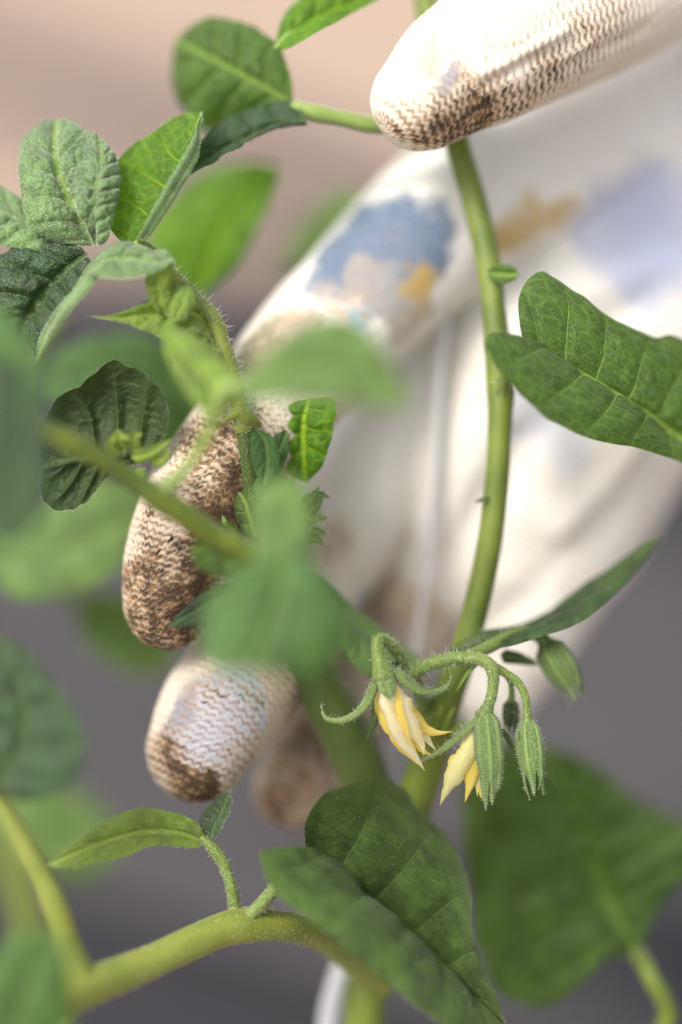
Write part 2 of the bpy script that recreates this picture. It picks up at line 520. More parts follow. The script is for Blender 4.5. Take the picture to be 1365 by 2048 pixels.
# ------------------------------------------------------------------ leaves
def leaf(name, mid, L, R, mat, parent, bl=0.12, br=0.12, nl=6, quilt=0.35, wavy=0.022, under=False, k=0.16,
         res=(110, 34), groove=0.25, seed=1, hairs=0, px=True, lump=0.25, curl=0.05, label=None, edge_hair=0, pucker=0.0, eh=(0.15, 0.5), er=0.03):
    nu, nv = res
    mid = PP(mid) if px else np.asarray(mid)
    L = PP(L) if px else np.asarray(L)
    R = PP(R) if px else np.asarray(R)
    m = spline(mid, nu)
    Ls = spline(np.vstack([mid[:1], L, mid[-1:]]), nu)
    Rs = spline(np.vstack([mid[:1], R, mid[-1:]]), nu)
    t = np.linspace(0, 1, nu)
    for E, sd_ in ((Ls, seed), (Rs, seed + 50)):
        f = 1 + (noise1(t, 9, sd_) * wavy * 1.6 + noise1(t, 26, sd_ + 3) * wavy) * np.sin(np.pi * t) ** 0.5
        E += (E - m) * (f - 1)[:, None]
    s = np.linspace(0, 1, nv)
    def half(E, bulge):
        g_ = m[:, None, :] + (E - m)[:, None, :] * s[None, :, None]
        w = np.linalg.norm(E - m, axis=1)
        tt = np.gradient(m, axis=0)
        n_ = np.cross(tt, E - m); n_ /= np.linalg.norm(n_, axis=1, keepdims=True) + 1e-12
        # smooth the normal along the blade
        for _ in range(12):
            n_[1:-1] = (n_[:-2] + n_[1:-1] * 2 + n_[2:]) / 4
        sg = np.sign((n_ @ -FWD).mean()) or 1
        n_ = n_ * sg / (np.linalg.norm(n_, axis=1, keepdims=True) + 1e-12)
        prof = 4 * s * (1 - s) * bulge - curl * s ** 4
        return g_ + n_[:, None, :] * (w[:, None] * prof[None, :])[:, :, None]
    gl, gr = half(Ls, bl), half(Rs, br)
    g_ = np.concatenate([gl[:, ::-1][:, :-1], gr], axis=1)
    S = np.concatenate([-s[::-1][:-1], s])
    nc = len(S)
    du = np.gradient(g_, axis=0); dv = np.gradient(g_, axis=1)
    n_ = np.cross(du, dv); n_ /= np.linalg.norm(n_, axis=2, keepdims=True) + 1e-12
    flip = (n_ @ -FWD).mean() < 0
    if flip: n_ = -n_
    for _ in range(4):
        n_[1:-1] = (n_[:-2] + 2 * n_[1:-1] + n_[2:]) / 4
    topn = -n_ if under else n_
    Lm = np.linalg.norm(np.diff(m, axis=0), axis=1).sum() * 1000
    wl_ = np.linalg.norm(Ls - m, axis=1) * 1000; wr_ = np.linalg.norm(Rs - m, axis=1) * 1000
    wid = np.where(S[None, :] < 0, wl_[:, None], wr_[:, None])
    T = t[:, None] + 0 * S[None, :]
    SS = S[None, :] + 0 * T
    A = np.abs(SS)
    q = (T - k * A ** 0.85) * nl + np.where(SS < 0, 0.0, 0.35) + 0.05 * np.sin(A * 4 + T * 9)
    gap = Lm / nl
    fr = q - np.floor(q)
    dl = np.minimum(fr, 1 - fr)
    mmid = SS * wid
    lat = 1 - np.exp(-(dl / 0.16) ** 2)
    midm = 1 - np.exp(-(mmid / 1.0) ** 2)
    fall = np.sin(np.pi * np.clip(T, 0, 1)) ** 0.5 * (1 - A ** 6)
    leafmm = np.stack([mmid, T * Lm + seed * 37.0, np.zeros_like(T)], axis=-1)
    lp = leafmm.reshape(-1, 3)
    bump = (noise3(lp, 0.42, seed) - 0.5) * 1.2 + (noise3(lp, 0.9, seed + 9) - 0.5) * 0.7
    h = quilt * (lat * midm - 0.6) * fall + lump * bump.reshape(T.shape) * fall
    h -= groove * np.exp(-(mmid / 0.7) ** 2) * np.sin(np.pi * T) ** 0.3
    if pucker:
        cells = np.abs(noise3(lp, 0.55, seed + 21) - 0.5) * 2 + 0.6 * np.abs(noise3(lp, 1.15, seed + 22) - 0.5) * 2
        h += pucker * (np.minimum(cells * 1.6, 1.2) - 0.6).reshape(T.shape) * fall
    big = (noise3(lp, 0.09, seed + 4) - 0.5) * 2.0
    h += big.reshape(T.shape) * min(1.2, Lm * 0.02) * fall
    g_ = g_ + topn * (h / 1000)[:, :, None]
    quads = grid_quads(nu, nc)
    # winding so that the face normal is the upper side
    if flip == under: quads = quads[:, ::-1]
    o = make_mesh(name, g_.reshape(-1, 3), quads, M[mat], parent,
                  {'vein_phase': q.ravel(), 'vein_gap': np.full(q.size, gap), 'mid_mm': mmid.ravel(), 'across': SS.ravel(), 'leaf_mm': lp})
    if label: o['label'] = label
    if hairs:
        idx = rng.integers(0, g_.shape[0] * nc, hairs)
        pts = g_.reshape(-1, 3); nn = (topn if not under else -topn).reshape(-1, 3)
        add_hairs(o, pts[idx], nn[idx], hairs, 0.1, 0.3, rad=0.035, lean=0.8, name="fuzz")
    if edge_hair:
        ed = np.vstack([g_[:, 0], g_[:, -1]])
        dr = np.vstack([g_[:, 0] - g_[:, 3], g_[:, -1] - g_[:, -4]])
        dr /= np.linalg.norm(dr, axis=1, keepdims=True) + 1e-12
        add_hairs(o, ed, dr, edge_hair, eh[0], eh[1], rad=er, lean=0.5)
    return o

def blade(name, mid, w, mat, parent, depth=0.0, shape='sepal', **kw):
    """a narrow petal or sepal: w half-width in pixels-at-the-flower, depth = how far its edges turn back"""
    m = PP(mid); ms = spline(m, 9)
    t, u, v = frames(ms)
    x = np.linspace(0, 1, 9)
    if shape == 'sepal': ww = np.array([0.75, 1.0, 1.0, 0.95, 0.85, 0.72, 0.55, 0.35, 0.1])
    elif shape == 'petal': ww = np.array([0.35, 0.7, 0.95, 1.0, 1.0, 0.85, 0.55, 0.28, 0.1])
    else: ww = np.sin(np.pi * x) ** 0.6 + 0.05
    off = u * (ww * w * PX)[:, None]
    bk = FWD * (ww * w * PX * depth)[:, None]
    kw.setdefault('res', (40, 9)); kw.setdefault('quilt', 0.05); kw.setdefault('lump', 0.08); kw.setdefault('groove', 0.1)
    kw.setdefault('wavy', 0.05)
    return leaf(name, ms, (ms + off + bk)[1:-1], (ms - off + bk)[1:-1], mat, parent, px=False, **kw)

def calyx(parent, axis, rmax, angles, mat='sepal', tips=0.25, name='sepal', span=0.66, hairs=60, closed=0.35, open_=0.0, seed=3):
    """sepals standing round an axis; rmax in mm"""
    c = spline(PP(axis), 30)
    t, u, v = frames(c)
    x = np.linspace(0, 1, 30)
    prof = np.where(x < 0.12, 0.45 + 0.45 * x / 0.12, np.where(x < 0.45, 0.9 + 0.1 * np.sin((x - 0.12) / 0.33 * np.pi / 2), 1 - (1 - closed) * ((x - 0.45) / 0.55) ** 1.4))
    prof = prof + open_ * np.clip(x - 0.75, 0, 1) * 2
    for i, a0 in enumerate(angles):
        S = np.linspace(-1, 1, 13)
        wsp = span * np.where(x < 0.5, 1, 1 - ((x - 0.5) / 0.5) ** 1.8 * 0.92)
        wsp = wsp * (rmax / (rmax * np.maximum(prof, 0.3))) ** 0.2
        ang = a0 + S[None, :] * wsp[:, None]
        rr = rmax / 1000 * prof[:, None] * (1 - 0.05 * np.abs(S)[None, :] ** 2 + 0.03 * np.exp(-(S / 0.25) ** 2)[None, :] - 0.03 * (i % 2) + 0.015 * np.cos(S * 9 + i)[None, :])
        rr = rr * (1 + 0.05 * (noise3(np.stack([x[:, None] * 6 + 0 * S[None], S[None] * 2 + 0 * x[:, None], 0 * x[:, None] + 0 * S[None] + i * 5.0], -1).reshape(-1, 3), 1.0, seed) - 0.5).reshape(rr.shape))
        rr = rr + (tips / 1000) * (noise1(x, 5, seed + i)[:, None]) * (x[:, None] ** 3) * 2
        ln = 1.0 + 0.06 * ((i * 37) % 5 - 2) / 2
        cc = c[0] + (c - c[0]) * ln
        g_ = cc[:, None, :] + rr[:, :, None] * (np.cos(ang)[:, :, None] * u[:, None, :] + np.sin(ang)[:, :, None] * v[:, None, :])
        n_ = np.cos(ang)[:, :, None] * u[:, None, :] + np.sin(ang)[:, :, None] * v[:, None, :]
        Ln = np.linalg.norm(c[-1] - c[0]) * 1000
        T = x[:, None] + 0 * S[None]
        SS = S[None] + 0 * T
        mm = SS * rmax * wsp[:, None]
        lp = np.stack([mm, T * Ln + 31 * i, 0 * mm], -1).reshape(-1, 3)
        quads = grid_quads(30, 13)
        fn = np.cross(g_[12, 6] - g_[11, 6], g_[11, 7] - g_[11, 6])
        if fn @ n_[11, 6] < 0: quads = quads[:, ::-1]
        o = make_mesh(name, g_.reshape(-1, 3), quads, M[mat], parent,
                      {'vein_phase': (SS * 0.5 + 0.5).ravel(), 'vein_gap': np.full(mm.size, rmax * 0.7), 'mid_mm': mm.ravel(), 'across': SS.ravel(), 'leaf_mm': lp})
        if hairs:
            add_hairs(o, g_.reshape(-1, 3), n_.reshape(-1, 3), hairs, 0.4, 1.2, rad=0.035, lean=0.5)
            add_hairs(o, g_.reshape(-1, 3), n_.reshape(-1, 3), hairs * 9, 0.1, 0.28, rad=0.045, lean=0.5, name='fuzz')

def thing(name, loc, label, cat, group=None):
    o = bpy.data.objects.new(name, None)
    COL.objects.link(o)
    o.location = loc
    o.empty_display_size = 0.02
    o['label'] = label; o['category'] = cat
    if group: o['group'] = group
    return o

# ================================================================== the tomato plant
foot = P(735, 2240, 34)
root = np.array([foot[0] - 0.01, foot[1] + 0.03, 0.0])
plant = thing('tomato_plant', root, "green tomato plant with yellow flowers, its stem climbing past the gloved fingers", "plant")

# main stem: from the ground up past the frame
low = np.array([root + [0, 0, -0.02], root + [0.002, 0, 0.04], P(728, 2240, 33)])
def mixpts(world_pts, px_pts):
    return np.vstack([world_pts, PP(px_pts)])
mp_ = mixpts(low, [(728, 2040, 28), (750, 1860, 26), (800, 1690, 22), (850, 1540, 19), (893, 1400, 16), (935, 1280, 13.5), (975, 1110, 12),
                   (994, 960, 11.5), (1000, 840, 11.5), (1001, 770, 12), (990, 640, 13), (976, 520, 15), (948, 400, 17), (915, 290, 19),
                   (885, 150, 22), (858, 40, 25), (845, -60, 28), (830, -260, 34), (850, -480, 40)])
mr_ = [6, 5.5, 4.6, 4.0, 3.9, 3.9, 3.8, 3.3, 2.7, 2.45, 2.35, 2.35, 2.75, 2.4, 2.45, 2.5, 2.5, 2.5, 2.4, 2.3, 2.0, 1.4]
s_main = stem('stem', mp_, mr_, M['stem_green'], plant, n=260, sides=24, hairs=350, hl=(0.4, 1.0))
# second stem leaving low down to the shoot tip
stem('stem', [(752, 1840, 25), (762, 1700, 24), (738, 1590, 22), (692, 1470, 20), (640, 1375, 17), (590, 1290, 13), (548, 1180, 8), (520, 1080, 4),
              (504, 980, 2), (495, 900, 1), (488, 850, 1)],
     [4.6, 5.2, 5.3, 5.1, 4.6, 3.8, 3.0, 2.4, 1.9, 1.75, 1.8], M['stem_deep'], plant, n=120, sides=22, hairs=260, fuzz=2500)
stem('stem', [(489, 855, 1), (478, 800, 0.5), (462, 745, 0), (442, 690, 0), (425, 640, 0), (392, 600, 0.5), (352, 560, 1), (318, 525, 1), (292, 500, 1.5), (270, 488, 2)],
     [2.1, 1.7, 1.8, 1.9, 1.9, 1.6, 1.6, 1.4, 1.5, 1.2], M['stem_yellow'], plant, n=90, sides=20, hairs=300, hl=(0.6, 2.6), fuzz=2500)
# node where the shoot bends
stem('bract', [(520, 848, 0.5), (500, 838, -0.5), (478, 826, -1), (455, 838, -1.5)], [0.5, 1.5, 1.3, 0.5], M['stem_yellow'], plant, n=24, sides=16, fuzz=120, hairs=20)

# the low branch with its node
stem('branch', [(752, 1960, 28), (715, 1918, 22), (665, 1882, 14), (600, 1858, 6), (545, 1851, 2), (492, 1850, 0), (440, 1862, -2), (370, 1893, -6),
                (290, 1930, -10), (200, 1965, -16), (110, 2000, -23), (30, 2040, -30), (-60, 2090, -37), (-240, 2180, -50)],
     [4.4, 3.8, 3.3, 3.0, 3.1, 3.5, 3.2, 3.2, 3.4, 3.7, 4.0, 4.2, 4.2, 3.6], M['stem_yellow'], plant, n=150, sides=24, hairs=160, hl=(0.4, 1.1), fuzz=4500)
stem('petiole', [(476, 1852, 0), (470, 1815, -0.5), (462, 1770, -0.5), (446, 1725, 0), (425, 1695, 0), (408, 1678, 0)],
     [1.7, 1.25, 1.1, 1.15, 1.2, 0.8], M['stem_fuzzy'], plant, n=50, sides=16, hairs=50, hl=(0.3, 1.0), fuzz=900)
stem('petiole', [(486, 1852, -1), (505, 1828, -2), (535, 1795, -3), (562, 1762, -4), (590, 1730, -4), (615, 1712, -3)],
     [1.7, 1.3, 1.25, 1.2, 1.1, 0.9], M['stem_fuzzy'], plant, n=50, sides=16, hairs=50, hl=(0.4, 1.2), fuzz=900)
stem('petiole', [(165, 1975, -18), (140, 1900, -19), (105, 1800, -20), (60, 1710, -20), (15, 1630, -20), (-20, 1560, -20)],
     [3.6, 2.6, 2.4, 2.2, 1.8, 1.3], M['stem_yellow'], plant, n=60, sides=18)
# foreground petiole crossing the finger
stem('petiole', [(560, 1150, -12), (510, 1115, -15), (430, 1072, -18), (370, 1030, -21), (315, 995, -23), (250, 950, -24), (180, 905, -25), (105, 868, -26), (20, 830, -28), (-60, 800, -30)],
     [1.2, 2.0, 2.3, 2.3, 2.4, 2.0, 1.9, 2.0, 2.0, 1.8], M['stem_green'], plant, n=90, sides=18)
stem('petiole', [(325, 985, -23), (365, 945, -25), (405, 890, -28), (432, 830, -31), (450, 780, -33), (520, 760, -36)], [1.7, 1.1, 1.0, 1.1, 1.3, 0.9], M['stem_pale'], plant, n=50, sides=16)
# stalk of the leaf over the stem, top stalk, right lower stalk
stem('petiole', [(1003, 790, 11), (1008, 760, 8), (1015, 735, 5), (1035, 712, 1), (1060, 698, -1)], [1.6, 1.5, 1.2, 1.1, 0.9], M['stem_fuzzy'], plant, n=40, sides=16, hairs=25)
stem('petiole', [(590, 212, 13), (630, 226, 13), (690, 238, 14), (750, 250, 15), (830, 250, 18), (905, 225, 21)], [1.0, 1.6, 1.5, 1.6, 1.7, 2.0], M['stem_pale'], plant, n=50, sides=16, hairs=40)
stem('petiole', [(780, -60, 30), (700, -20, 24), (640, 10, 16), (585, 60, 11), (553, 95, 9)], [1.6, 1.3, 1.0, 0.7, 0.4], M['stem_pale'], plant, n=40, sides=14)
stem('petiole', [(755, 2120, 30), (1000, 2190, 34), (1250, 2140, 34), (1335, 2040, 30), (1300, 1950, 28), (1275, 1905, 38)], [2.6, 2.2, 2.0, 1.9, 1.9, 1.6], M['stem_green'], plant, n=70, sides=16)


def lf(mid, L, R, mat, dz=0.0, **k):
    mid, L, R = ([(x, y, d + dz) for x, y, d in q] for q in (mid, L, R))
    return leaf('leaf', mid, L, R, mat, plant, **k)

# leaf at the stem on the right, in focus
lf([(1062, 700, -1), (1130, 722, -1), (1210, 770, 2), (1300, 828, 6), (1400, 890, 11), (1540, 960, 18)],
   [(1046, 680, -2), (1038, 630, -2), (1044, 580, 0), (1062, 552, 1), (1088, 535, 2), (1112, 548, 2), (1160, 583, 2), (1235, 640, 4), (1310, 672, 8), (1365, 680, 10), (1460, 760, 15)],
   [(1040, 696, -4), (1015, 682, -8), (986, 656, -9), (978, 684, -11), (998, 728, -12), (1045, 783, -11), (1110, 838, -9), (1190, 875, -5), (1280, 893, 1), (1365, 925, 7), (1450, 975, 12)],
   'leaf_mature', bl=0.03, br=0.05, nl=8, quilt=0.75, res=(170, 60), seed=11, lump=0.35, pucker=0.3, hairs=400, edge_hair=350, label="dark green leaf with pale net of veins beside the upright stem")
# small oval leaflet on the stem
lf([(968, 546, 13), (1003, 548, 10), (1038, 549, 9)], [(985, 532, 11), (1010, 529, 9), (1030, 537, 9)], [(982, 560, 11), (1008, 567, 9), (1030, 560, 9)], 'leaf_mature', nl=4, quilt=0.1, res=(40, 14), seed=12)
# large leaf bottom centre
lf([(618, 1712, 0), (690, 1752, 6), (790, 1842, 9), (880, 1930, 8), (950, 2000, 4), (1016, 2062, -1)],
   [(612, 1690, -2), (617, 1640, -5), (655, 1590, -9), (735, 1568, -12), (795, 1585, -13), (850, 1650, -12), (905, 1715, -11), (936, 1790, -9), (935, 1850, -6), (952, 1915, -3), (990, 1990, -2)],
   [(585, 1722, -6), (540, 1692, -11), (526, 1702, -13), (545, 1750, -15), (600, 1808, -16), (690, 1878, -21), (770, 1945, -20), (850, 2010, -17), (930, 2058, -12)],
   'leaf_waxy', bl=-0.10, br=0.14, nl=6, quilt=0.65, res=(160, 56), seed=21, wavy=0.03, lump=0.25, pucker=0.1, hairs=300, edge_hair=200, label="large heart-shaped dark leaf folded along its midrib over the low branch")
# small pale leaf and its folded partner at the low left
lf([(412, 1684, 0), (350, 1664, 0), (280, 1664, 1), (190, 1690, 5), (86, 1734, 9)],
   [(402, 1655, 0), (370, 1632, 1), (320, 1618, 2), (278, 1617, 3), (220, 1636, 5), (160, 1672, 7), (120, 1705, 8)],
   [(395, 1696, -1), (345, 1692, -2), (300, 1692, -2), (250, 1712, 1), (190, 1726, 4), (130, 1737, 7)],
   'leaf_lime', bl=0.10, br=-0.06, nl=6, quilt=0.6, res=(110, 34), seed=31, pucker=0.25, hairs=900, edge_hair=200, label="small lime green leaf on a short stalk above the low branch")
lf([(414, 1684, 0), (424, 1660, -1), (440, 1625, 0), (462, 1578, 3)],
   [(403, 1662, 3), (398, 1635, 6), (420, 1606, 7), (445, 1588, 5)], [(430, 1675, -2), (446, 1648, -3), (462, 1612, -1)],
   'leaf_dark', nl=4, quilt=0.2, res=(60, 18), seed=32, hairs=200, edge_hair=120)
# leaf far left middle
lf([(-20, 1565, -20), (30, 1520, -21), (50, 1430, -20), (20, 1340, -18), (-60, 1250, -14)],
   [(-70, 1560, -16), (-120, 1450, -12), (-120, 1330, -10), (-90, 1270, -12)],
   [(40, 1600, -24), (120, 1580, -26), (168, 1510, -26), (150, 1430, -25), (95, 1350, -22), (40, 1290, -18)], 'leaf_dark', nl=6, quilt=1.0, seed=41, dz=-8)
# wide blurred leaf low right
lf([(1275, 1905, 27), (1215, 1800, 27), (1175, 1690, 30), (1140, 1600, 33), (1090, 1490, 36)],
   [(1205, 1925, 24), (1150, 1985, 20), (1090, 2012, 20), (1010, 1985, 22), (955, 1890, 25), (935, 1780, 28), (922, 1660, 31), (930, 1560, 34), (990, 1495, 36)],
   [(1300, 1855, 30), (1340, 1790, 32), (1420, 1720, 34), (1440, 1670, 35), (1365, 1640, 36), (1270, 1590, 36), (1190, 1530, 36)],
   'leaf_mature', bl=0.22, br=0.2, nl=7, quilt=2.4, seed=51, lump=0.8, dz=13, label="broad green leaf standing behind the yellow flowers near the ground")
# narrow leaf seen edge on, right of the flowers
lf([(930, 1288, 12), (1000, 1275, 11), (1090, 1248, 11), (1180, 1195, 13), (1255, 1130, 16), (1324, 1068, 19)],
   [(990, 1262, 16), (1080, 1228, 18), (1150, 1180, 19), (1230, 1128, 20), (1290, 1085, 20)],
   [(1000, 1292, 5), (1080, 1270, 2), (1160, 1240, 4), (1230, 1185, 9), (1290, 1120, 15)], 'leaf_shaded', nl=7, quilt=0.3, seed=61, bl=0.1, br=0.2)
stem('petiole', [(905, 1345, 16), (920, 1310, 13), (960, 1285, 12), (1040, 1262, 12)], [2.6, 2.2, 2.2, 1.2], M['stem_deep'], plant, n=40, sides=16, hairs=160, hl=(1.0, 2.6))
# leaf between the hidden stem and the first flower
lf([(600, 1148, 14), (665, 1205, 16), (745, 1275, 17), (860, 1335, 16)],
   [(640, 1155, 18), (700, 1205, 20), (755, 1250, 22), (810, 1290, 20)], [(612, 1185, 9), (645, 1235, 8), (690, 1300, 8), (738, 1352, 9), (790, 1345, 12)], 'leaf_pale', nl=6, quilt=0.4, seed=62)
# top left leaves
lf([(586, 206, 14), (520, 170, 15), (450, 130, 18), (392, 100, 22), (352, 78, 26)],
   [(582, 150, 14), (555, 90, 15), (515, 52, 17), (460, 34, 20), (400, 38, 24)],
   [(560, 226, 17), (510, 232, 22), (450, 262, 26), (400, 262, 28), (360, 215, 29), (342, 150, 28)], 'leaf_mature', nl=5, quilt=1.1, seed=71, wavy=0.035, pucker=0.3, bl=0.08, label="rounded green leaf at the end of the upper stalk")
lf([(618, 248, 10), (545, 252, 11), (470, 282, 9), (410, 318, 7), (362, 356, 6)],
   [(590, 212, 14), (530, 222, 14), (460, 250, 13), (410, 285, 10)], [(600, 262, 6), (540, 284, 3), (470, 322, 2), (410, 348, 3)], 'leaf_dark', nl=6, quilt=0.7, seed=72, wavy=0.04, pucker=0.3, curl=-0.3)
lf([(553, 96, 9), (590, 62, 10), (660, 22, 13), (800, -30, 20)],
   [(556, 60, 12), (585, 5, 15), (650, -40, 20), (740, -60, 22)], [(575, 96, 6), (625, 66, 5), (700, 26, 9), (760, -5, 14)], 'leaf_bright', nl=6, quilt=0.5, seed=73)
lf([(560, 330, 36), (500, 390, 37), (440, 470, 38), (395, 595, 40)],
   [(480, 322, 42), (390, 350, 46), (320, 410, 46), (285, 490, 44), (320, 570, 42)], [(550, 370, 32), (520, 440, 30), (470, 530, 32)], 'leaf_bright', nl=6, quilt=0.8, seed=74, dz=8)
# shoot tip cluster
lf([(188, 492, 2), (150, 420, 0), (118, 350, 1), (108, 290, 4), (112, 238, 9)],
   [(120, 486, 1), (66, 462, -1), (46, 400, 0), (36, 340, 3), (42, 285, 7), (72, 248, 9)],
   [(196, 440, -3), (198, 370, -4), (190, 310, -1), (178, 268, 4), (148, 240, 8)],
   'leaf_young', nl=6, quilt=0.9, lump=0.6, res=(130, 44), seed=81, groove=0.6, wavy=0.04, pucker=0.5, hairs=2600, edge_hair=350, label="pale woolly young leaf of the shoot tip")
lf([(190, 494, 1), (184, 430, -3), (192, 370, -4), (202, 310, -1), (196, 268, 3)],
   [(172, 452, -2), (150, 400, -2), (152, 340, 1), (168, 285, 3), (182, 264, 3)],
   [(214, 482, -2), (228, 430, -3), (242, 370, 0), (238, 326, 2), (216, 290, 3)],
   'leaf_young', nl=9, quilt=0.8, lump=0.5, res=(120, 36), seed=82, groove=0.6, wavy=0.04, pucker=0.5, hairs=2200, edge_hair=300)
lf([(120, 490, 3), (60, 450, 5), (0, 420, 8), (-60, 395, 10)], [(70, 420, 7), (20, 380, 9), (-40, 350, 11)], [(80, 500, 1), (20, 492, 2), (-50, 470, 4)], 'leaf_young', nl=6, quilt=0.8, seed=83, pucker=0.4, hairs=500)
lf([(272, 486, 1), (296, 440, 1), (330, 378, 1), (366, 312, 2), (404, 224, 5)],
   [(236, 478, 0), (212, 430, 2), (216, 375, 4), (245, 312, 6), (300, 268, 7), (360, 232, 7)],
   [(292, 476, -3), (318, 428, -5), (356, 368, -5), (388, 308, -3), (406, 258, 1)], 'leaf_bright', bl=-0.12, nl=5, quilt=0.7, res=(120, 40), seed=84, wavy=0.03, pucker=0.2, hairs=600, edge_hair=260, curl=-0.05, label="bright green young leaf with glowing yellow veins")
lf([(284, 480, -3), (312, 436, -5), (346, 376, -5), (384, 306, -3), (405, 226, 2)], [(280, 470, -4), (306, 420, -6), (340, 358, -6), (380, 290, -4)], [(296, 478, -3), (330, 430, -4), (366, 372, -4), (398, 310, -2)], 'leaf_young', nl=8, quilt=0.15, res=(70, 14), seed=131, hairs=500, edge_hair=160)
lf([(345, 575, -3), (372, 560, -6), (372, 590, -9), (350, 640, -10)], [(330, 590, -4), (338, 620, -8), (340, 640, -10)], [(385, 580, -4), (392, 610, -7), (372, 640, -9)], 'leaf_lime', nl=5, quilt=0.4, pucker=0.3, seed=132, hairs=300, edge_hair=120)
lf([(440, 700, -3), (405, 680, -6), (370, 690, -9), (345, 735, -12)], [(425, 680, -4), (385, 655, -8), (350, 690, -11)], [(440, 730, -4), (405, 745, -9), (370, 750, -12)], 'leaf_lime', nl=5, quilt=0.4, pucker=0.3, seed=133, hairs=300, edge_hair=120)
lf([(300, 505, -5), (322, 520, -8), (345, 512, -9), (350, 530, -8)], [(310, 500, -5), (335, 502, -8)], [(305, 525, -7), (330, 540, -9)], 'leaf_young', nl=4, quilt=0.3, res=(40, 14), seed=134, hairs=200, edge_hair=60)
lf([(505, 850, 0), (530, 880, -2), (535, 930, -4), (525, 975, -5)], [(500, 880, -1), (505, 930, -3)], [(550, 880, -2), (558, 930, -4)], 'leaf_soft', nl=5, quilt=0.4, seed=135)
lf([(176, 506, 1), (122, 548, 0), (72, 610, 0), (46, 665, 1), (66, 716, 2)],
   [(146, 488, 3), (90, 482, 5), (30, 492, 6), (-30, 530, 6), (-40, 600, 6), (-10, 670, 4), (30, 706, 3)],
   [(182, 530, -3), (160, 572, -6), (118, 622, -7), (90, 664, -5), (80, 700, -1)], 'leaf_dark', bl=0.25, br=-0.1, nl=6, quilt=1.5, lump=0.7, res=(130, 48), seed=85, wavy=0.05, pucker=0.5, hairs=800, edge_hair=200, label="dark crinkled leaf hanging from the shoot tip")
lf([(192, 520, -5), (168, 560, -7), (128, 615, -8), (95, 665, -6), (74, 722, -3)], [(180, 530, -4), (150, 578, -5), (108, 630, -5), (80, 680, -3)], [(200, 548, -7), (172, 588, -9), (130, 636, -9), (98, 686, -6)], 'leaf_young', nl=8, quilt=0.1, res=(70, 14), seed=86, hairs=600)
lf([(172, 545, -8), (215, 515, -9), (262, 512, -9), (310, 520, -10), (350, 520, -11)], [(200, 505, -6), (240, 482, -5), (280, 488, -6), (320, 508, -8)], [(200, 555, -11), (250, 556, -12), (300, 548, -12), (335, 530, -12)], 'leaf_young', nl=5, quilt=0.5, seed=87, pucker=0.3, hairs=300)
lf([(432, 672, -1), (385, 622, -3), (320, 618, -4), (245, 634, -5), (176, 632, -6)], [(425, 626, 0), (380, 590, -1), (330, 580, -5), (290, 604, -5), (236, 626, -5)], [(410, 696, -6), (360, 690, -8), (310, 668, -7), (250, 646, -6)], 'leaf_lime', nl=7, quilt=0.8, lump=0.4, res=(90, 26), seed=88, wavy=0.05, pucker=0.3, hairs=500, edge_hair=200, bl=0.2)
lf([(330, 665, -16), (370, 720, -20), (420, 770, -24), (440, 850, -28)], [(360, 655, -14), (430, 700, -18), (475, 760, -24), (465, 810, -28)], [(330, 700, -20), (355, 760, -24), (395, 810, -28), (420, 840, -29)], 'leaf_lime', nl=4, quilt=0.2, seed=89, dz=-3)
lf([(338, 640, -6), (322, 600, -8), (318, 560, -10), (335, 520, -11)], [(310, 620, -7), (292, 580, -8), (300, 540, -10)], [(352, 610, -6), (345, 570, -8), (348, 540, -10)], 'leaf_lime', nl=4, quilt=0.3, seed=90, pucker=0.3)
# blurred leaf in front of the hand
lf([(470, 775, -36), (560, 745, -38), (650, 735, -40), (740, 762, -42), (828, 808, -44)],
   [(500, 735, -34), (570, 675, -34), (650, 632, -36), (720, 645, -38), (775, 710, -41), (805, 770, -43)], [(500, 800, -38), (580, 800, -41), (680, 805, -43), (760, 815, -44)], 'leaf_pale', nl=6, quilt=1.0, seed=91, dz=-14)
# curled dark leaf, left
lf([(312, 905, 1), (255, 905, 2), (190, 915, 3), (130, 925, 3), (82, 935, 1)],
   [(330, 870, -1), (334, 820, -3), (312, 776, -4), (262, 752, -3), (212, 738, -3), (165, 768, -2), (118, 790, -1), (90, 840, 0), (82, 895, 0)],
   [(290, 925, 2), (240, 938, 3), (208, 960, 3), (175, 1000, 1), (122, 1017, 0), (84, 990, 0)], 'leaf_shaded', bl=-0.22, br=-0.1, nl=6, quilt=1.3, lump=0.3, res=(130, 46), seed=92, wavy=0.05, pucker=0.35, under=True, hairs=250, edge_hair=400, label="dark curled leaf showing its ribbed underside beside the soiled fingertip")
for k_, (a, b, c_) in enumerate([((250, 905), (235, 870), (262, 880)), ((262, 915), (300, 905), (345, 878)), ((268, 900), (270, 872), (285, 868)), ((300, 915), (325, 920), (338, 895)), ((240, 910), (222, 890), (232, 868)), ((275, 935), (282, 955), (290, 975))]):
    blade('leaf', [(*a, -8), (*b, -10), (*c_, -11)], 13, 'leaf_lime', plant, seed=93 + k_)
# leaf between the fingers
lf([(618, 795, 4), (604, 850, 5), (605, 910, 6), (612, 968, 8)], [(560, 815, 8), (552, 880, 9), (570, 945, 9)], [(668, 800, 4), (662, 870, 3), (645, 930, 5)], 'leaf_bright', nl=5, quilt=1.1, seed=101, pucker=0.4)
lf([(520, 1010, -4), (540, 960, 0), (560, 900, 3), (575, 860, 5)], [(505, 980, 0), (525, 900, 2), (555, 858, 5)], [(545, 1000, -4), (565, 940, 0), (580, 890, 4)], 'leaf_soft', nl=4, quilt=0.2, seed=102)
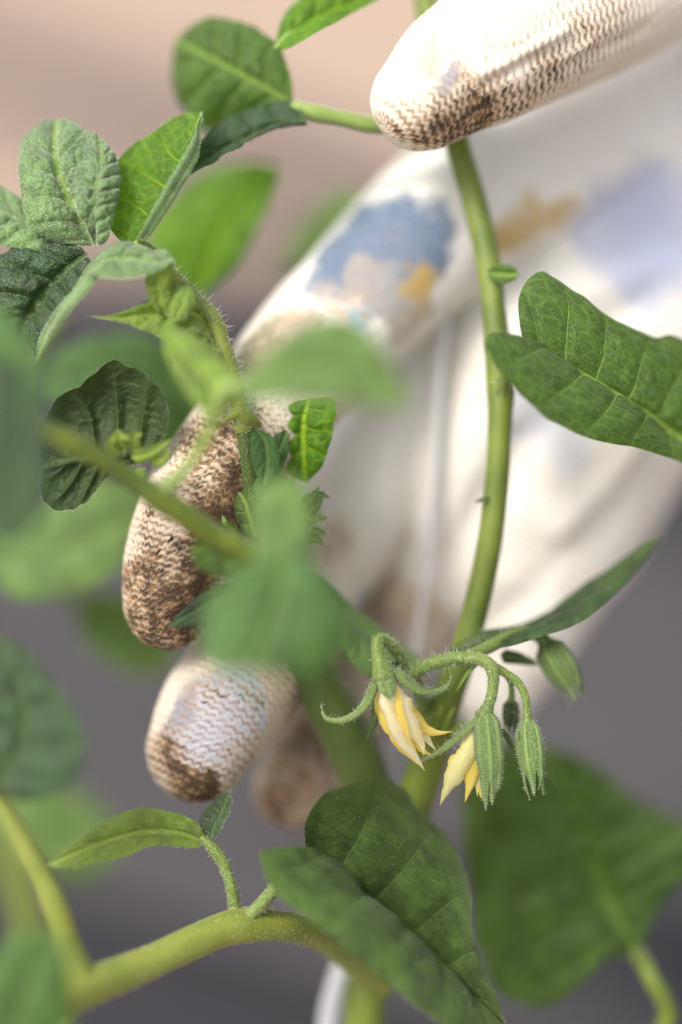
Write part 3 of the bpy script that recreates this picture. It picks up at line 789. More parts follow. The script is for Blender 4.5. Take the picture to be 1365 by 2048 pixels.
# star of blurred leaflets low centre
lf([(572, 948, -36), (580, 1020, -37), (575, 1100, -38), (560, 1170, -38)], [(520, 975, -34), (498, 1040, -34), (510, 1120, -36)], [(612, 970, -36), (628, 1050, -37), (618, 1120, -38)], 'leaf_pale', nl=4, quilt=0.4, seed=103, dz=-10)
lf([(572, 1090, -35), (560, 1170, -38), (535, 1250, -40), (505, 1335, -42)],
   [(480, 1130, -30), (425, 1180, -29), (395, 1240, -31), (405, 1310, -37), (450, 1340, -41)], [(630, 1130, -36), (680, 1200, -38), (698, 1270, -40), (650, 1335, -42), (570, 1345, -43)], 'leaf_soft', nl=6, quilt=1.4, seed=104, br=0.3, dz=-12)
lf([(485, 1170, -12), (430, 1195, -9), (385, 1225, -7), (336, 1252, -6)], [(450, 1165, -10), (400, 1190, -7), (360, 1225, -6)], [(470, 1215, -14), (420, 1240, -10), (370, 1254, -7)], 'leaf_dark', nl=5, quilt=0.3, seed=105)
lf([(520, 1120, -14), (470, 1100, -16), (420, 1095, -17), (380, 1100, -17)], [(490, 1075, -14), (430, 1060, -16), (395, 1075, -17)], [(500, 1150, -16), (450, 1155, -18), (400, 1135, -18)], 'leaf_mature', nl=4, quilt=0.3, seed=106)
lf([(510, 1075, 0), (500, 1040, -1), (490, 1005, -1), (478, 985, 0)], [(490, 1070, 1), (472, 1035, 1), (465, 1000, 1)], [(525, 1055, -2), (520, 1010, -2), (500, 975, -1)], 'leaf_mature', nl=4, quilt=0.4, seed=107, edge_hair=60)
lf([(545, 1010, -3), (530, 985, -2), (560, 965, -1), (590, 960, 0)], [(520, 1000, -1), (515, 970, 0), (550, 950, 0)], [(570, 1010, -4), (580, 990, -3), (590, 975, -1)], 'leaf_soft', nl=4, quilt=0.3, seed=108)
blade('leaf', [(480, 1085, 0), (465, 1060, -1), (450, 1045, -2), (445, 1030, -1)], 13, 'leaf_mature', plant, seed=109)
for k_, (a, b, c_) in enumerate([((600, 1010), (635, 990), (662, 996)), ((600, 1030), (630, 1015), (650, 980)), ((600, 1055), (630, 1062), (656, 1068)), ((605, 1075), (632, 1078), (648, 1092)), ((598, 1020), (620, 1000), (640, 972))]):
    blade('leaf', [(*a, 4), (*b, 3), (*c_, 3)], 11, 'leaf_shaded', plant, seed=111 + k_, edge_hair=40)
stem('stalk', [(545, 1040, 4), (600, 1040, 4), (650, 1035, 5)], [1.6, 1.2, 0.4], M['stem_fuzzy'], plant, n=24, sides=14, hairs=260, hl=(1.5, 4.0))
# leaves on the left edge, near the lens
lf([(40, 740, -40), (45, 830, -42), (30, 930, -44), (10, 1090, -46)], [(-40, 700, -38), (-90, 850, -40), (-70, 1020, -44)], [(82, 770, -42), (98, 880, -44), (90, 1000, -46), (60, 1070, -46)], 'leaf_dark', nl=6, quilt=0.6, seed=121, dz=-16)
lf([(0, 610, -34), (10, 660, -36), (40, 720, -38), (70, 800, -40)], [(-60, 640, -34), (-40, 720, -37), (10, 790, -40)], [(30, 640, -36), (80, 710, -39), (100, 780, -41)], 'leaf_soft', nl=4, quilt=0.4, seed=122, dz=-14)
lf([(20, 2140, -40), (30, 2040, -44), (60, 1960, -47), (95, 1860, -50)], [(-50, 2080, -40), (-50, 1980, -44), (20, 1880, -49)], [(110, 2100, -42), (135, 2000, -46), (130, 1910, -50)], 'leaf_soft', nl=5, quilt=0.4, seed=123)

# ------------------------------------------------------------------ flowers and buds (one truss)
stem('peduncle', [(850, 1425, 17), (838, 1385, 12), (830, 1350, 6), (862, 1328, 3), (900, 1318, 1), (945, 1316, 0)], [1.6, 1.4, 1.3, 1.3, 1.3, 1.3], M['stem_fuzzy'], plant, n=60, sides=16, hairs=230, hl=(0.6, 2.2), fuzz=900)
# flower one
fl1 = stem('flower', [(835, 1360, 8), (805, 1318, 6), (780, 1288, 3), (762, 1278, 1), (755, 1288, 0), (757, 1310, -0.5), (762, 1332, -1), (768, 1352, -1)],
           [1.2, 1.1, 1.1, 1.15, 1.15, 1.2, 1.7, 2.3], M['stem_fuzzy'], plant, n=60, sides=18, hairs=80, hl=(0.5, 1.5), fuzz=900)
fl1['label'] = "fading yellow flower hanging nearest the leaf, calyx lobes curled back"
blade('petal', [(756, 1366, 1.5), (778, 1430, 1.5), (806, 1490, 1.2), (836, 1530, 1)], 22, 'petal_gold', fl1, depth=0.5, shape='petal', seed=201, wavy=0.12)
blade('petal', [(762, 1368, 0), (782, 1425, -1.0), (812, 1488, -1), (835, 1520, -0.5), (851, 1543, 0)], 18, 'petal_old', fl1, depth=0.9, shape='petal', seed=202, wavy=0.16, lump=0.3)
blade('petal', [(786, 1364, -0.6), (806, 1415, -2.2), (828, 1462, -2.2), (845, 1490, -1.5), (849, 1512, -1)], 21, 'petal_old', fl1, depth=0.9, shape='petal', seed=203, wavy=0.16, lump=0.3)
blade('petal', [(800, 1380, 1.5), (826, 1430, 2), (850, 1458, 1.5), (878, 1466, 1), (908, 1462, 0.5)], 13, 'petal_gold', fl1, depth=0.5, shape='petal', seed=204, wavy=0.1)
blade('petal', [(792, 1372, -1.6), (800, 1420, -3.2), (815, 1470, -3), (832, 1505, -2)], 8, 'petal_gold', fl1, depth=0.5, shape='petal', seed=207, wavy=0.1)
blade('petal', [(815, 1410, 2), (838, 1450, 2), (858, 1482, 1.5), (875, 1505, 1.5)], 11, 'petal_old', fl1, depth=0.5, shape='petal', seed=205, wavy=0.1)
blade('petal', [(815, 1420, 1), (830, 1470, 0.5), (845, 1500, 0.5), (868, 1512, 0.5)], 12, 'petal_gold', fl1, depth=0.5, shape='petal', seed=206, wavy=0.1)
blade('sepal', [(758, 1340, -1), (750, 1372, -1.5), (730, 1412, -1), (700, 1436, -0.5), (668, 1442, 0), (648, 1432, 0), (643, 1412, 0.5)], 10, 'sepal', fl1, depth=0.8, seed=211, edge_hair=170, eh=(0.4, 1.5), er=0.045, hairs=500)
blade('sepal', [(772, 1332, -1), (798, 1352, -1.5), (832, 1378, -1), (868, 1384, -0.5), (894, 1374, 0), (903, 1354, 0.5)], 11, 'sepal', fl1, depth=0.8, seed=212, edge_hair=170, eh=(0.4, 1.5), er=0.045, hairs=500)
blade('sepal', [(766, 1334, -2.2), (772, 1362, -3.2), (778, 1384, -3.6), (780, 1400, -3.4)], 17, 'sepal', fl1, depth=0.3, shape='oval', seed=213, hairs=600)
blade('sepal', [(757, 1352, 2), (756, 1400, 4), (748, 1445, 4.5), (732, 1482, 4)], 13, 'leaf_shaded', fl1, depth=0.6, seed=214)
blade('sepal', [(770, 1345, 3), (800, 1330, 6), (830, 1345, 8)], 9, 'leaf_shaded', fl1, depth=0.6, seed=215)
# flower two
fl2 = stem('flower', [(935, 1317, 0), (960, 1318, -0.3), (980, 1330, -0.5), (987, 1352, -0.5), (985, 1385, -0.5), (977, 1412, -0.3), (970, 1430, 0)],
           [1.3, 1.25, 1.25, 1.15, 1.05, 1.15, 1.9], M['stem_fuzzy'], plant, n=60, sides=18, hairs=90, hl=(0.5, 1.6), fuzz=1100)
fl2['label'] = "half open yellow flower under its green calyx, at the middle of the truss"
blade('petal', [(952, 1455, 0), (938, 1500, -1.2), (912, 1548, -1.6), (892, 1585, -1), (880, 1612, -0.5)], 22, 'petal_yellow', fl2, depth=0.8, shape='petal', seed=221, wavy=0.12, lump=0.3)
blade('petal', [(958, 1470, 1), (952, 1520, 0.5), (940, 1570, 0.2), (930, 1606, 0)], 16, 'petal_gold', fl2, depth=0.5, shape='petal', seed=222, wavy=0.1)
blade('petal', [(964, 1480, 2), (962, 1530, 1.5), (956, 1575, 1), (955, 1594, 1)], 14, 'petal_yellow', fl2, depth=0.5, shape='petal', seed=223, wavy=0.1)
blade('petal', [(968, 1560, 0), (966, 1585, 0), (972, 1610, -0.5)], 8, 'petal_gold', fl2, depth=0.5, shape='petal', seed=224)
calyx(fl2, [(972, 1424, 0), (978, 1480, -0.3), (982, 1545, -0.5), (984, 1606, -0.5)], 3.0, [-2.3, -1.55, -0.8, 0.1, 1.2], hairs=45, closed=0.5, tips=0.5)
blade('sepal', [(966, 1432, -1), (942, 1452, -1.5), (905, 1485, -1), (872, 1508, -0.5), (838, 1524, 0)], 9, 'sepal', fl2, depth=0.6, seed=226, edge_hair=130, eh=(0.4, 1.5), er=0.045, hairs=500)
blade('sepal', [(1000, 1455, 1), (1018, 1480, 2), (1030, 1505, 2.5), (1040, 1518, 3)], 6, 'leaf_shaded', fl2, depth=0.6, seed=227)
# buds
b1 = stem('flower_bud', [(985, 1332, 0.5), (1008, 1344, 1.5), (1034, 1362, 2.2), (1050, 1390, 2.2), (1054, 1420, 2), (1055, 1448, 2)], [1.0, 0.85, 0.8, 0.8, 0.8, 1.3], M['stem_fuzzy'], plant, n=40, sides=14, hairs=30, fuzz=300)
b1['label'] = "closed hairy green bud hanging beside the half open flower"
calyx(b1, [(1055, 1442, 2), (1060, 1490, 1.8), (1066, 1540, 1.5), (1074, 1588, 1.5)], 2.7, [-2.4, -1.2, 0.0, 1.2, 2.5], hairs=40, closed=0.42, tips=0.4)
b2 = stem('flower_bud', [(930, 1318, 1.5), (970, 1298, 5), (1010, 1278, 8), (1050, 1266, 10), (1080, 1274, 11), (1098, 1295, 11)], [1.3, 1.3, 1.25, 1.2, 1.3, 1.9], M['stem_fuzzy'], plant, n=50, sides=14, hairs=50)
b2['label'] = "smooth green bud reaching out at the far end of the truss"
calyx(b2, [(1092, 1284, 11), (1112, 1320, 11), (1138, 1362, 12), (1156, 1398, 12)], 3.5, [-2.4, -1.2, 0.0, 1.2, 2.5], mat='sepal', hairs=10, closed=0.35)
b3 = stem('flower_bud', [(1000, 1338, 3), (1020, 1360, 6), (1024, 1385, 7), (1022, 1408, 8)], [0.7, 0.6, 0.6, 0.9], M['stem_fuzzy'], plant, n=24, sides=12)
b3['label'] = "tiny bud half hidden behind the two flowers"
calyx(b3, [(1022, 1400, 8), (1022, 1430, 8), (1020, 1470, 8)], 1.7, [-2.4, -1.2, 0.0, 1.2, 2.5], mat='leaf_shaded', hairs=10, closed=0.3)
blade('bract', [(1000, 1310, 10), (1040, 1318, 11), (1080, 1330, 12)], 14, 'leaf_shaded', plant, depth=0.4, seed=231)
for k_, (a, b) in enumerate([((870, 1460), (885, 1405)), ((885, 1465), (912, 1412)), ((900, 1470), (935, 1440)), ((880, 1450), (868, 1425))]):
    blade('leaf', [(*a, 10), ((a[0] + b[0]) / 2, (a[1] + b[1]) / 2 - 4, 9), (*b, 9)], 7, 'leaf_lime', plant, seed=235 + k_)
blade('leaf', [(960, 1320, 2), (935, 1345, 0), (912, 1385, 1)], 6, 'leaf_mature', plant, seed=240)
blade('leaf', [(990, 1000, 10), (968, 1000, 9), (948, 1005, 9)], 7, 'leaf_shaded', plant, seed=241)

# ================================================================== a second plant beyond the hand
foot2 = P(150, 2300, 90)
root2 = np.array([foot2[0] - 0.02, foot2[1] + 0.03, 0.0])
plant2 = thing('tomato_plant', root2, "leafy tomato plant standing beyond the soiled fingertip, out of focus", "plant")
stem('stem', np.vstack([root2 + [0, 0, -0.02], root2 + [0, 0, 0.02], PP([(120, 2200, 95), (60, 1850, 95), (-30, 1500, 95), (-60, 1100, 80), (0, 800, 66), (120, 640, 60)])]),
     [5, 4.6, 4.2, 3.8, 3.2, 2.6, 2.2, 1.5], M['stem_green'], plant2, n=100, sides=16)
def lf2(mid, L, R, mat, **k): return leaf('leaf', mid, L, R, mat, plant2, res=(50, 18), **k)
lf2([(60, 780, 52), (160, 730, 50), (280, 740, 50), (420, 830, 52)], [(120, 700, 52), (220, 665, 54), (330, 680, 54), (400, 760, 54)], [(120, 810, 46), (220, 850, 45), (320, 900, 46), (380, 880, 50)], 'leaf_soft', nl=6, quilt=0.8, seed=301)
lf2([(-40, 1120, 56), (60, 1110, 52), (160, 1090, 50), (300, 1010, 50)], [(0, 1040, 60), (100, 980, 60), (200, 950, 56), (290, 960, 54)], [(20, 1190, 50), (120, 1190, 46), (220, 1150, 46), (280, 1080, 48)], 'leaf_pale', nl=6, quilt=0.8, seed=302)
lf2([(150, 1200, 70), (220, 1230, 72), (290, 1280, 72), (340, 1340, 72)], [(200, 1180, 74), (290, 1200, 74), (350, 1260, 74)], [(160, 1260, 68), (200, 1310, 68), (280, 1350, 70)], 'leaf_pale', nl=5, quilt=0.5, seed=303)
lf2([(-30, 1560, 88), (70, 1590, 86), (160, 1650, 86), (230, 1720, 86)], [(40, 1520, 90), (150, 1570, 92), (240, 1650, 90)], [(-10, 1640, 84), (60, 1720, 82), (160, 1760, 84)], 'leaf_pale', nl=5, quilt=0.5, seed=304)
stem('petiole', [(-20, 1130, 72), (60, 1150, 68), (150, 1200, 70)], [1.4, 1.2, 0.9], M['stem_green'], plant2, n=20, sides=12)
stem('petiole', [(-30, 1540, 92), (-10, 1545, 90), (10, 1570, 87)], [1.4, 1.2, 0.9], M['stem_green'], plant2, n=20, sides=12)
lf2([(740, 400, 74), (690, 430, 74), (630, 470, 75), (560, 540, 76)], [(700, 370, 78), (640, 410, 78), (580, 480, 78)], [(740, 440, 72), (680, 490, 72), (600, 530, 74)], 'leaf_pale', nl=5, quilt=0.5, seed=305)

# ================================================================== support string
str_top = P(915, -500, 34)
gs_ = np.array([P(640, 2240, 40)[0] - 0.006, P(640, 2240, 40)[1] + 0.03, 0.0])
sp = np.vstack([gs_, gs_ + [0.0, 0.0, 0.03], PP([(655, 2200, 38), (662, 2040, 36), (700, 1880, 34), (742, 1700, 33), (790, 1500, 36), (838, 1260, 37), (868, 980, 36), (885, 700, 34),
                (908, 450, 30), (915, 300, 30), (918, 0, 32), (915, -500, 38)])])
strg = stem('plant_string', sp, [1.0] * 2 + [2.6, 2.6, 1.9, 1.1, 0.8, 0.8, 0.8, 0.95, 1.0, 1.0, 1.0, 1.0], M['string_white'], None, n=160, sides=10, wob=0.1, ribs=0.1)
strg['label'] = "white support string running down behind the upright tomato stem"
strg['category'] = 'string'

# ================================================================== the gloved hand
person = thing('person', P(1150, 700, 60), "person's hand in a soiled white knit gardening glove printed with blue flowers", "person")
CH = {
    'thumb': ([(846, 200, 4), (905, 150, 6), (985, 100, 8), (1090, 45, 13), (1210, -5, 21), (1365, -75, 34), (1560, -110, 58), (1800, -120, 80)],
              [10.2, 12.4, 14.0, 14.7, 14.6, 14.6, 16.5, 22]),
    'index': ([(338, 1208, 9), (352, 1130, 8.5), (390, 1020, 9), (442, 940, 11), (508, 860, 15), (592, 745, 22), (712, 612, 30), (900, 442, 42), (1150, 320, 58), (1500, 180, 80)],
              [9.0, 10.3, 11.0, 11.5, 12.1, 13.0, 14.2, 16.5, 19, 22]),
    'middle': ([(395, 1505, 14), (430, 1440, 15), (492, 1350, 20), (570, 1230, 28), (660, 1090, 40), (800, 880, 54), (1100, 600, 66), (1500, 250, 84)],
               [10.2, 11.8, 12.4, 12.6, 13, 15, 19, 22]),
    'ring': ([(592, 1572, 36), (622, 1520, 37), (690, 1420, 42), (790, 1260, 52), (900, 1080, 60), (1150, 800, 70), (1500, 350, 86)],
             [8.8, 9.6, 10.2, 11.4, 14, 19, 22]),
    'little': ([(985, 1395, 52), (1020, 1330, 53), (1075, 1200, 56), (1150, 1050, 62), (1230, 850, 68), (1380, 550, 78), (1560, 320, 86)],
               [8.6, 10, 13.0, 16.0, 19, 22, 22]),
    'palm': ([(860, 1150, 56), (930, 940, 56), (1010, 760, 58), (1180, 540, 66), (1500, 200, 80)], [13, 18, 22, 25, 24]),
    'palm_heel': ([(1000, 1130, 56), (1080, 930, 60), (1200, 700, 66), (1500, 330, 82)], [15, 21, 25, 26]),
    'wrist': ([(1400, 250, 80), (1700, 0, 92), (2300, -420, 125), (2900, -800, 160)], [24, 27, 29, 31]),
}
parts = []
base = 0
AV, AQ = [], []
chains = []
for nm, (pts, rad) in CH.items():
    v_, q_, (c, r, t, u, v) = tube_geo(pts, rad, 90, 36)
    AV.append(v_); AQ.append(q_ + base); base += len(v_)
    L = np.concatenate([[0], np.cumsum(np.linalg.norm(np.diff(c, axis=0), axis=1))])
    chains.append((nm, c, r, t, u, v, L))
AV = np.vstack(AV); AQ = np.vstack(AQ)
faces = [[a for i, a in enumerate(f) if a not in f[:i]] for f in AQ.tolist()]
tmp = bpy.data.meshes.new('glove_tmp')
tmp.from_pydata(AV.tolist(), [], faces)
tmp.update()
to = bpy.data.objects.new('glove_tmp', tmp)
COL.objects.link(to)
rm = to.modifiers.new('r', 'REMESH'); rm.mode = 'VOXEL'; rm.voxel_size = 0.00055; rm.adaptivity = 0
sm = to.modifiers.new('s', 'SMOOTH'); sm.factor = 0.5; sm.iterations = 14
dg = bpy.context.evaluated_depsgraph_get()
gm = bpy.data.meshes.new_from_object(to.evaluated_get(dg))
bpy.data.objects.remove(to); bpy.data.meshes.remove(tmp)
nvg = len(gm.vertices)
co = np.empty(nvg * 3, np.float32); gm.vertices.foreach_get('co', co); co = co.reshape(-1, 3).astype(np.float64)
nr = np.empty(nvg * 3, np.float32); gm.vertices.foreach_get('normal', nr); nr = nr.reshape(-1, 3).astype(np.float64)
# along-finger and round-finger coordinates of the knit, in mm
allc = np.vstack([c for _, c, *_ in chains]); allr = np.concatenate([r for _, _, r, *_ in chains])
allt = np.vstack([t for _, _, _, t, *_ in chains]); allL = np.concatenate([ch[6] for ch in chains])
allu = np.vstack([ch[4] for ch in chains]); allv = np.vstack([ch[5] for ch in chains])
cid = np.concatenate([[i] * len(ch[1]) for i, ch in enumerate(chains)])
near = np.empty(nvg, int)
cf = allc.astype(np.float32); c2 = (cf ** 2).sum(1)
for i in range(0, nvg, 20000):
    p = co[i:i + 20000].astype(np.float32)
    d2 = (p ** 2).sum(1)[:, None] + c2[None] - 2 * p @ cf.T
    near[i:i + 20000] = np.argmin(np.sqrt(np.maximum(d2, 1e-12)) - allr.astype(np.float32)[None], axis=1)
dv_ = co - allc[near]
along = (allL[near] + (dv_ * allt[near]).sum(1)) * 1000
ang = np.arctan2((dv_ * allv[near]).sum(1), (dv_ * allu[near]).sum(1))
# angle measured from the side facing away so that the seam stays out of sight
ang = np.arctan2((dv_ * allu[near]).sum(1), -(dv_ * FWD).sum(1))
rad_ref = np.array([12.5, 11.0, 12.0, 10.0, 14, 20, 22, 27])[cid[near]]
around = ang * rad_ref
isfinger = np.isin(cid[near], [0, 1, 2, 3])
phase = 2 * np.pi * along / np.where(cid[near] == 1, 1.3, 1.5) + 1.05 * np.sin(2 * np.pi * around / np.where(cid[near] == 1, 1.9, 2.4) + 0.4 * np.sin(along * 0.7)) + 1.1 * (noise3(co, 220, 5) - .5)
fine = noise3(co, 1100, 41)
phase = phase + np.where(cid[near] == 1, 3.6, 0.8) * (fine - 0.5)
ridge = 0.5 + 0.5 * np.sin(phase)
knit = 1 - (1 - ridge) ** 1.8
bumps = (noise3(co, 160, 3) - 0.5) * 0.9 + (noise3(co, 60, 8) - 0.5) * 1.6 + (noise3(co, 900, 4) - 0.5) * 0.12
# folds in the cloth
def fold(a, b, width, depth):
    A, B = P(*a), P(*b)
    ab = B - A
    tt = np.clip(((co - A) @ ab) / (ab @ ab), 0, 1)
    d = np.linalg.norm(co - (A + tt[:, None] * ab), axis=1) * 1000
    return depth * np.exp(-(d / width) ** 2)
bumps = bumps * np.where(isfinger, 1.0, 2.2)
disp = np.where(cid[near] == 1, 0.12, 0.17) * (knit - 0.5) + np.where(cid[near] == 1, 0.16, 0.03) * (noise3(co, 1500, 44) - 0.5) + bumps * 0.5
for a, b, w, dp in [((440, 1150, -3), (372, 1095, -2), 1.6, -1.4), ((395, 1165, -3), (330, 1230, -1), 3, 0.8), ((960, 150, -6), (1130, 60, -2), 1.2, 0.9), ((975, 170, -6), (1100, 100, -3), 1.0, -0.9),
                    ((1010, 195, -6), (1180, 90, 2), 1.2, 0.7), ((1200, 930, 46), (980, 1120, 46), 3, -2.5), ((1000, 560, 40), (1300, 380, 50), 3, -1.5),
                    ((880, 640, 40), (800, 1000, 40), 3, -2), ((1050, 880, 38), (900, 1120, 40), 3.5, -2.2), ((1300, 860, 45), (1120, 1060, 42), 3, 1.8), ((1000, 380, 35), (1360, 200, 50), 4, -1.8), ((1100, 620, 38), (1365, 520, 48), 4, 1.6), ((700, 900, 20), (640, 1120, 26), 2.5, -1.5), ((860, 110, -8), (920, 60, -6), 1.2, 0.6), ((1100, 150, -2), (1300, 60, 10), 1.6, -0.9), ((420, 1000, 0), (520, 930, 2), 1.6, -0.6)]:
    disp = disp + fold(a, b, w, dp)
co2 = co + nr * (disp / 1000)[:, None]

# cloth colour: print and soil, as patches on the glove
col = np.tile(np.array([0.76, 0.735, 0.695]), (nvg, 1))
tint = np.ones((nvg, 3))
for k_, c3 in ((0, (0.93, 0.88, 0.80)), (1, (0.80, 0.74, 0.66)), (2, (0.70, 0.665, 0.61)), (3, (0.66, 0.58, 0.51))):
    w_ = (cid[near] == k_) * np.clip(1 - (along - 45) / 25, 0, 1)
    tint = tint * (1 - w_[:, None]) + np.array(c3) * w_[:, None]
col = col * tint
dirt = np.zeros(nvg)
camdir = co - CAM
zz = camdir @ FWD
sx = 682.5 + (camdir @ RGT) / zz / 0.18 * 1024
sy = 1024 - (camdir @ UPV) / zz / 0.18 * 1024
facing = (nr * (-camdir / np.linalg.norm(camdir, axis=1)[:, None])).sum(1) > 0.1
wobble = np.stack([noise3(co, 260, k) - 0.5 for k in (21, 22, 23)], 1) + 0.5 * np.stack([noise3(co, 700, k) - 0.5 for k in (31, 32, 33)], 1)
cow = co * 1000 + wobble * 5.0
def locate(x, y):
    """nearest cloth point in that direction"""
    d = (sx - x) ** 2 + (sy - y) ** 2
    c = np.where((d < 45 ** 2) & facing)[0]
    if len(c) == 0: return None
    return co[c[np.argmin(zz[c] + d[c] * 1e-6)]] * 1000
def patch(x, y, r, soft=0.25):
    c = locate(x, y)
    if c is None: return np.zeros(nvg)
    d = np.linalg.norm(cow - c, axis=1) / r
    return 1 - np.clip((d - (1 - soft)) / (2 * soft), 0, 1)
def paint(x, y, r, colr, s=1.0, soft=0.2):
    global col
    f = (patch(x, y, r, soft) * s * (0.65 + 0.35 * knit) * np.clip(0.6 + 1.1 * noise3(co, 380, 61), 0, 1))[:, None]
    col = col * (1 - f) + np.array(colr) * f
def soil(x, y, r, s=1.0, soft=0.5):
    global dirt
    if x < 560 and y < 1300: s = min(1.2, s * 1.2)
    dirt = np.maximum(dirt, patch(x, y, r, soft) * s)
BLUE = (0.115, 0.165, 0.25); SLATE = (0.16, 0.19, 0.27); OCH = (0.50, 0.33, 0.09); LAV = (0.42, 0.46, 0.62); SAGE = (0.34, 0.38, 0.33); OLV = (0.22, 0.2, 0.12); NAVY = (0.05, 0.06, 0.12)
for a in [(690, 470, 8, BLUE), (640, 520, 5, BLUE), (800, 480, 9, SLATE), (760, 560, 7, (0.28,0.27,0.28)), (840, 580, 7, (0.30,0.27,0.24)), (560, 640, 7, OLV), (500, 690, 5, OLV), (760, 380, 6, BLUE), (650, 480, 6, BLUE), (720, 400, 5, BLUE), (880, 480, 7, SLATE), (850, 500, 7, BLUE), (700, 560, 6, (0.4, 0.34, 0.3)), (850, 640, 6, (0.45,0.38,0.3)), (700, 440, 6, BLUE), (665, 500, 5, BLUE), (790, 430, 7, BLUE), (860, 440, 7, BLUE), (810, 350, 3, SLATE), (780, 500, 8, SLATE), (840, 540, 6, SLATE),
          (740, 540, 5, (0.35, 0.3, 0.27)), (800, 590, 5, (0.33, 0.33, 0.33)), (870, 600, 4, OCH), (880, 560, 4, OCH), (1050, 500, 5, OCH), (1110, 465, 6, OCH), (1160, 440, 4, OCH), (1020, 520, 4, OCH),
          (1270, 460, 12, LAV), (1350, 430, 12, LAV), (1320, 540, 9, LAV), (560, 650, 5, OLV), (510, 670, 5, OLV), (600, 620, 4, (0.4, 0.33, 0.25)), (700, 620, 4, (0.65, 0.5, 0.4)), (740, 640, 3, (0.35, 0.5, 0.6)),
          (850, 95, 3.6, SAGE), (862, 70, 2.4, SAGE), (838, 120, 2.4, SAGE), (910, 150, 2.5, SLATE), (1100, 860, 9, (0.6, 0.62, 0.72)), (1070, 800, 8, (0.55, 0.57, 0.68)),
          (790, 1245, 5, NAVY), (760, 1230, 4, (0.3, 0.33, 0.45)), (630, 1510, 6, (0.16, 0.17, 0.25)), (600, 1580, 5, (0.3, 0.2, 0.12)), (560, 1600, 4, (0.4, 0.33, 0.28)),
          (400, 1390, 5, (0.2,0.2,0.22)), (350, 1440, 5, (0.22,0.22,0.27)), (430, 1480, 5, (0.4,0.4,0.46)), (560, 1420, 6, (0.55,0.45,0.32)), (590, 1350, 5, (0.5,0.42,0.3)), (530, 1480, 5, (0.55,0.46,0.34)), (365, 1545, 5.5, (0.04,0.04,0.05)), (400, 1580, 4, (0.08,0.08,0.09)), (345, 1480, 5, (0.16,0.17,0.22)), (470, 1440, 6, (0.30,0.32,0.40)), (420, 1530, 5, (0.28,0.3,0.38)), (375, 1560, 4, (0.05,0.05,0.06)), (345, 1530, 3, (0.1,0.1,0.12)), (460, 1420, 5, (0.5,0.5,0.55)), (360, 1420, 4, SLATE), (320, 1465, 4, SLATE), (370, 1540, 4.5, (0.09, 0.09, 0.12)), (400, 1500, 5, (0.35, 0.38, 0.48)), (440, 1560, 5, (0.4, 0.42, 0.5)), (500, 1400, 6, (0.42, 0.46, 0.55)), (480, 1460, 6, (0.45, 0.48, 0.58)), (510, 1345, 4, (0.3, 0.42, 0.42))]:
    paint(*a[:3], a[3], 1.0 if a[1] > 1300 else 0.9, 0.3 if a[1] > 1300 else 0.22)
for a in [(345, 1210, 16, 0.95), (330, 1110, 14, 0.75), (400, 1030, 14, 0.8), (470, 930, 15, 0.95), (460, 1000, 13, 1.0), (430, 860, 10, 0.6), (500, 850, 8, 0.5), (380, 1240, 10, 0.8), (290, 1260, 10, 1.0), (540, 720, 8, 0.3),
          (790, 275, 7, 0.8), (850, 290, 8, 0.8), (880, 240, 14, 0.35), (1050, 170, 16, 0.3), (1250, 90, 16, 0.3), (820, 130, 10, 0.2), (1000, 80, 14, 0.15), (820, 200, 8, 0.5), (770, 255, 5, 0.8), (830, 305, 6, 0.9), (900, 308, 6, 0.95), (980, 275, 8, 1.1), (1060, 235, 8, 0.9), (950, 220, 8, 0.75), (890, 210, 8, 0.7), (930, 290, 8, 0.85), (1020, 240, 9, 0.75), (1110, 190, 10, 0.7), (1020, 180, 7, 0.5), (870, 180, 6, 0.5), (1200, 130, 9, 0.6), (1290, 60, 9, 0.5), (1120, 120, 7, 0.35), (1230, 40, 7, 0.4),
          (330, 1590, 9, 1.0), (390, 1610, 9, 1.0), (450, 1590, 8, 0.8), (540, 1500, 9, 0.6), (590, 1400, 8, 0.5), (420, 1440, 12, 0.6), (430, 1480, 20, 0.5), (620, 1560, 16, 0.7), (500, 1350, 12, 0.55), (480, 1530, 12, 0.65), (350, 1600, 7, 1.3), (420, 1612, 7, 1.3), (310, 1540, 8, 0.9), (560, 1420, 10, 0.6), (850, 880, 12, 0.3), (760, 1080, 12, 0.4), (900, 1150, 12, 0.35), (1150, 1150, 14, 0.3), (560, 1640, 9, 0.9), (640, 1620, 9, 0.8), (680, 1470, 10, 0.9), (650, 1400, 9, 0.9),
          (700, 880, 7, 0.55), (740, 940, 10, 0.4), (820, 1000, 14, 0.3), (1100, 950, 12, 0.35), (1050, 1150, 10, 0.35), (1250, 850, 14, 0.25), (1180, 330, 18, 0.15), (950, 760, 12, 0.3), (690, 820, 6, 0.4), (670, 1050, 9, 0.7), (800, 1190, 9, 0.75), (830, 1130, 8, 0.45), (730, 980, 8, 0.35), (900, 1000, 8, 0.3), (1200, 950, 9, 0.3), (1080, 1040, 9, 0.35), (560, 590, 6, 0.3), (980, 1200, 10, 0.35), (1340, 990, 8, 0.4), (1080, 1350, 9, 0.35)]:
    soil(*a[:3], a[3])
dirt = dirt * np.clip(0.55 + 0.95 * noise3(co, 150, 71), 0.3, 1.25)
gm.vertices.foreach_set('co', (co2 - np.array(person.location)).astype(np.float32).ravel())
for nm_, arr in (('knit', knit), ('dirt', dirt)):
    at = gm.attributes.new(nm_, 'FLOAT', 'POINT'); at.data.foreach_set('value', arr.astype(np.float32))
at = gm.attributes.new('cloth', 'FLOAT_VECTOR', 'POINT'); at.data.foreach_set('vector', col.astype(np.float32).ravel())
